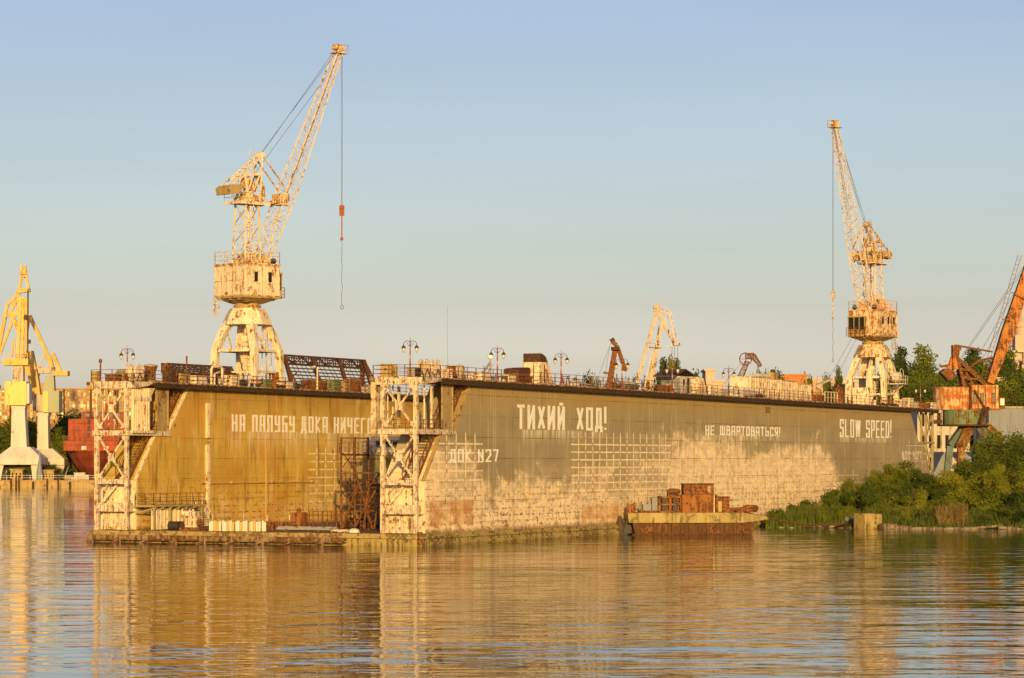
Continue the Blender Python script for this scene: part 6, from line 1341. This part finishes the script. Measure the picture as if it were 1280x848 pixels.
# long factory on the left shore
r_ = random.Random(5)
c,L_,H_ = building('long_factory','long ochre factory with three rows of gold-reflection window grids on the far left shore','building',-40,330,487,905,30,'brick',30,3,11.5,(.8,.74),None,lambda i,j: ('pane_dark' if r_.random()<.22 else 'pane_gold'),0,8.2)
m = MB(); m.box(0,L_,-.6,-.005,6.6,7.0); m.build('cornice',M['brick'],c)
m = MB()
for i in range(11): x = 5+i*L_/11; m.box(x-.25,x+.25,-.5,-.09,0,H_)
m.build('downpipe',M['rust_dark'],c)
for k in range(5): MB().box(4+k*17,9+k*17,3,9,H_+.36,H_+1.6+.5*(k%2)).build('roof_vent',M['brick'],c)
c,L_,H_ = building('terrace_wall','orange retaining wall below the long factory','wall',-40,330,531,880,2,'brick',0,0,8.0)
for k in range(12): MB().box(4+k*7.4,4.5+k*7.4,-.4,-.003,0,H_).build('buttress',M['brick'],c)
c,L_,H_ = building('yard_hut','small ochre hut under the portal of the first yellow crane','hut',13,28,588,728,6,'ochre',3,1,None,(.35,.45),sill=.8)
building('yard_shed','low ochre shed under the portal of the second yellow crane','hut',53,67,589,730,6,'ochre',4,1,None,(.3,.4),sill=.6)
# quay wall
c = thing('quay_wall','low stained stone quay wall along the far left shore','quay wall',(-260,719.5,0))
MB().box(0,262,0,3,-2,1.75).build('wall',M['ochre'],c); MB().box(-.2,262.2,-.25,3.2,1.753,2.0).build('coping',M['brick'],c)
for k in range(14): MB().tube([(80+k*9.5,-.4,-1),(80+k*9.5,-.4,1.6)],.3,8).build('fender',M['dark'],c)
m = MB(); m.rails([(100,1,2.0),(262,1,2.0)],1.2,2,3.0,.06); m.build('railing',M['pale'],c)
# red ship, bow toward us
D = 735.0; cx0 = at(118,0,D).x
c = thing('red_ship','orange red ship hull under construction, bow facing the camera, on the far left quay','ship',(cx0,D,1.6),.12)
K2 = D/F; m = MB()
st = []
for t,wb,wt in ((0,.05,.4),(4,1.2,5.2),(10,4.0,7.4),(20,6.0,7.9),(45,6.6,8.0)):
    st.append([(-wt,t,8.0),(-(wb+wt)*.42,t,3.6),(-wb*.6,t,.6),(wb*.6,t,.6),((wb+wt)*.42,t,3.6),(wt,t,8.0)])
for i in range(6): st[0][i] = (st[0][i][0],[-4.4,-2,1.5,1.5,-2,-4.4][i],st[0][i][2])
vs = [v for s_ in st for v in s_]; m.add(vs,[(i*6+k,i*6+k+1,(i+1)*6+k+1,(i+1)*6+k) for i in range(4) for k in range(5)]+[(5,4,3,2,1,0)]+[(i*6+5,i*6,(i+1)*6,(i+1)*6+5) for i in range(4)]); m.build('hull',M['ship_red'],c)
m = MB(); m.box(-.5,.5,-1.0,3,0,1.6); m.box(-3,3,4,40,-.2,.62); m.build('keel_block',M['dark'],c)
m = MB(); m.box(-8.2,8.2,3.0,30,8.0,10.6); fc = m.build('forecastle',M['ship_red'],c)
m = MB(); m.rails([(-8.2,3,10.6),(8.2,3,10.6)],1.1,2,1.4,.07); m.build('railing',M['ship_dark'],c)
m = MB(); m.box(-7.0,9,6,28,10.6,16.4); sp = m.build('superstructure',M['ship_red'],c); m = MB(); m.box(-3.5,8,8,24,16.4,18.4); sp2 = m.build('bridge',M['ship_dark'],c); m = MB(); m.box(2.5,5.5,14,20,18.4,21.2); m.build('funnel',M['ship_red'],c)
for zz_ in (11.4,13.3,15.0):
    for x in (-2.0,1.6,5.0): m = MB(); m.box(x,x+.8,5.94,5.995,zz_,zz_+1.25); m.build('window',M['dark'],sp)
for x in (-2.6,-.6,1.4,3.4,5.4): m = MB(); m.box(x,x+1.1,7.94,7.995,17.1,17.9); m.build('window',M['glass'],sp2)
for x in (-3.4,2.4): m = MB(); m.box(x,x+1.2,2.2,2.95,8.2,9.2); m.build('anchor_winch',M['pale'],c)
# yellow cranes
def yellow_crane(px, d, k, label, boom):
    cx_ = at(px,0,d).x; K2 = d/F; g0 = 1.8
    c = thing('harbour_crane',label,'crane',(cx_,d,g0),0,'yellow and grey portal cranes on the far left quay')
    def q(x,y,dy=0): p = at(x,y,d); return Vector((p.x-cx_,dy,p.z-g0))
    return c,q
c,q = yellow_crane(26,735,0,'taller yellow crane with upright boom on the far left quay',1)
m = MB(); m.hexa([q(-2,573,-5),q(56,573,-5),q(56,573,5),q(-2,573,5)],[q(15,559,-3),q(40,559,-3),q(40,559,3),q(15,559,3)]); m.hexa([q(-2,581,-5),q(56,581,-5),q(56,581,5),q(-2,581,5)],[q(-2,573,-5.01),q(56,573,-5.01),q(56,573,5.01),q(-2,573,5.01)]); m.build('portal',M['grey_light'],c)
for x0,x1 in ((-2,8),(42,54)):
    for dy in (-4,3): m = MB(); z = q(0,581).z; m.hexa([(q(x0+2,0).x,dy,0),(q(x0+6,0).x,dy,0),(q(x0+6,0).x,dy+1,0),(q(x0+2,0).x,dy+1,0)],[(q(x0,0).x,dy,z),(q(x1,0).x,dy,z),(q(x1,0).x,dy+1.5,z),(q(x0,0).x,dy+1.5,z)]); m.build('leg',M['grey_light'],c)
m = MB(); m.hexa([q(15,560,-2),q(35,560,-2),q(35,560,2),q(15,560,2)],[q(16.5,509,-1.8),q(32,509,-1.8),q(32,509,1.8),q(16.5,509,1.8)]); m.box(q(15.5,0).x,q(33,0).x,-1.9,1.9,q(0,511).z,q(0,507.5).z); m.build('column',M['grey_light'],c)
m = MB(); m.box(q(8.5,0).x,q(35,0).x,-3,3,q(0,507).z,q(0,477.5).z); hs = m.build('machinery_house',M['yellow_pale'],c); m = MB(); m.box(q(35,0).x+.01,q(38.5,0).x,-2.4,2.4,q(0,505).z,q(0,480).z); m.build('side_locker',M['grey_light'],hs)
m = MB(); m.box(q(17,0).x,q(30,0).x,-1.3,1.3,q(0,477.3).z,q(0,457).z); m.box(q(22.5,0).x,q(24,0).x,-1.36,-1.3,q(0,477).z,q(0,457).z); m.build('neck',M['white_far'],c)
m = MB(); m.box(q(5.5,0).x,q(37,0).x,-2.4,2.4,q(0,457).z,q(0,449).z); m.rails([q(6,449,-2.3),q(36,449,-2.3)],1.3,2,1.5,.07); m.build('platform',M['yellow'],c)
m = MB()
for a,b in (((23,449),(26,372)),((34,449),(34,372)),((28.5,449),(30,372))): m.bar(q(*a,-.8),q(*b,-.5),.75); 
for k in range(7): y = 444-k*11; m.bar(q(23.3+k*.4,y,-.8),q(34,y-6,-.8),.22); m.bar(q(34,y,-.8),q(23.6+k*.4,y-6,-.8),.22)
m.build('mast',M['yellow'],c)
m = MB(); m.bar(q(35.5,440,-1.2),q(36,362,-1.2),.35); m.bar(q(37,430,-1.2),q(37,425,-1.2),.9); m.bar(q(33,400,-1.3),q(34,394,-1.3),1.0); m.build('hoist_line',M['dark'],c)
m = MB(); m.hexa([q(20,367,-1),q(38,365,-1),q(38,365,1),q(20,367,1)],[q(22,362,-1),q(37,360,-1),q(37,360,1),q(22,362,1)]); m.bar(q(24,364),q(28,334),.6); m.bar(q(36,363),q(31,334),.6); m.bar(q(25,352),q(34,344),.3); m.bar(q(33,352),q(27,340),.3); m.box(q(26,0).x,q(33,0).x,-.9,.9,q(0,343).z,q(0,338).z); m.bar(q(27,338),q(27,331),.5); m.bar(q(31.5,338),q(31.5,331),.5); m.build('boom_head',M['yellow'],c)
m = MB()
for a,b,w_ in (((26,364),(19,372),.7),((19,372),(9,381),.7),((9,381),(7,392),.7),((24,372),(12,392),.6),((10,393),(25,393),1.1),((7,392),(-3,444),.9),((17,397),(0,442),.7),((15,395),(26,420),1.0),((22,366),(24,393),.4),((16,374),(14,392),.4),((18,372),(22,392),.35)): m.bar(q(*a),q(*b),w_)
m.build('folding_arm',M['yellow'],c)
m = MB(); m.bar(q(15,447),q(17,423),.45); m.bar(q(20,449),q(17,423),.3); m.bar(q(33,449),q(36,470),1.3); m.build('backstay',M['yellow'],c)
c,q = yellow_crane(56,752,1,'lower crane with grey green house and yellow lever on the far left quay',0)
m = MB(); m.hexa([q(34,574,-5),q(84,574,-5),q(84,574,5),q(34,574,5)],[q(46,561,-3),q(68,561,-3),q(68,561,3),q(46,561,3)]); m.hexa([q(34,582,-5),q(84,582,-5),q(84,582,5),q(34,582,5)],[q(34,574,-5.01),q(84,574,-5.01),q(84,574,5.01),q(34,574,5.01)]); m.build('portal',M['grey_light'],c)
for x0,x1 in ((34,42),(72,84)):
    for dy in (-4,3): m = MB(); z = q(0,582).z; m.hexa([(q(x0+2,0).x,dy,0),(q(x0+6,0).x,dy,0),(q(x0+6,0).x,dy+1,0),(q(x0+2,0).x,dy+1,0)],[(q(x0,0).x,dy,z),(q(x1,0).x,dy,z),(q(x1,0).x,dy+1.5,z),(q(x0,0).x,dy+1.5,z)]); m.build('leg',M['grey_light'],c)
m = MB(); m.hexa([q(48,562,-2),q(62,562,-2),q(62,562,2),q(48,562,2)],[q(48.5,519,-1.8),q(61,519,-1.8),q(61,519,1.8),q(48.5,519,1.8)]); m.box(q(47,0).x,q(62,0).x,-1.9,1.9,q(0,520).z,q(0,516).z); m.build('column',M['grey_light'],c)
m = MB(); m.box(q(56,0).x,q(76,0).x,-3,3,q(0,516).z,q(0,489).z); hs = m.build('machinery_house',M['grey_green'],c); m = MB(); m.box(q(43,0).x,q(56,0).x-.01,-2.4,2.4,q(0,514).z,q(0,494).z); m.build('side_house',M['white_far'],hs); m = MB(); m.box(q(56,0).x,q(62,0).x,-3.05,-3.005,q(0,515.5).z,q(0,489.5).z); m.build('yellow_panel',M['yellow_pale'],hs)
m = MB(); m.hexa([q(54,488.8,-1.5),q(69,488.8,-1.5),q(69,488.8,1.5),q(54,488.8,1.5)],[q(58,470,-1.2),q(68,470,-1.2),q(68,470,1.2),q(58,470,1.2)]); m.build('neck',M['grey_green'],c)
m = MB(); m.box(q(67,0).x,q(86,0).x,-2,2,q(0,470).z,q(0,464).z); m.build('platform',M['yellow'],c); m = MB(); m.box(q(49,0).x,q(68,0).x,-1.6,1.6,q(0,467).z,q(0,459).z); m.build('winch_house',M['white_far'],c)
m = MB(); m.bar(q(37,395),q(62,449),1.1,1,.9); m.bar(q(62,449),q(66,464),1.2); m.bar(q(66,442),q(75,464),1.0); m.bar(q(37,395),q(33,420),.6); m.bar(q(57,441),q(43,466),.3); m.build('lever',M['yellow'],c)
m = MB(); m.bar(q(36,440),q(42,470),2.4); m.bar(q(42,470),q(46,500),2.6); m.box(q(38,0).x,q(49,0).x,-1,1,q(0,470).z,q(0,466).z); m.build('rear_arm',M['yellow'],c)
m = MB(); m.bar(q(58,445),q(66,462),.9); m.bar(q(66,443),q(62,449),.5); m.build('linkage',M['grey_green'],c)
# small things on the left quay
c = thing('dark_cone_mast','dark grey tall cone standing between the two portal cranes','mast',(at(49.5,0,726).x,726,1.9)); MB().lathe([(.9,0),(.8,2.2),(.3,5),(.12,7.8)],10).build('cone',M['blue_grey'],c); MB().box(-1.5,1.5,-1.5,1.5,-.2,.2).build('foot',M['concrete'],c)
for i,(px,l) in enumerate(((100,'white cabin by the ship bow on the left quay'),(92,'small cream bin by the ship bow'),(106,'rounded white tank right of the ship keel'),(86,'low ochre crate left of the ship keel'))):
    x = at(px,0,724).x; c = thing('quay_cabin',l,'cabin',(x,724,1.9)); s = (1.4,.7,1.0,.8)[i]; MB().box(-s,s,-s*.7,s*.7,0,s*1.3).build('cabin_body',M['stone' if i!=3 else 'ochre'],c,bevel=.1); MB().box(-s*1.06,s*1.06,-s*.75,s*.75,s*1.303,s*1.42).build('lid',M['pale'],c)
for i,px in enumerate((14,20,24,59,73)):
    x = at(px,0,719).x; o = MB().tube([(0,0,-1),(.1*(i%2),0,2.4+.4*(i%3))],.22,6).build('mooring_pile',M['rust_dark'],None,loc=(x,718.6,0)); tag(o,'dark timber pile standing in the water at the far left quay','pile','dark piles at the left quay')
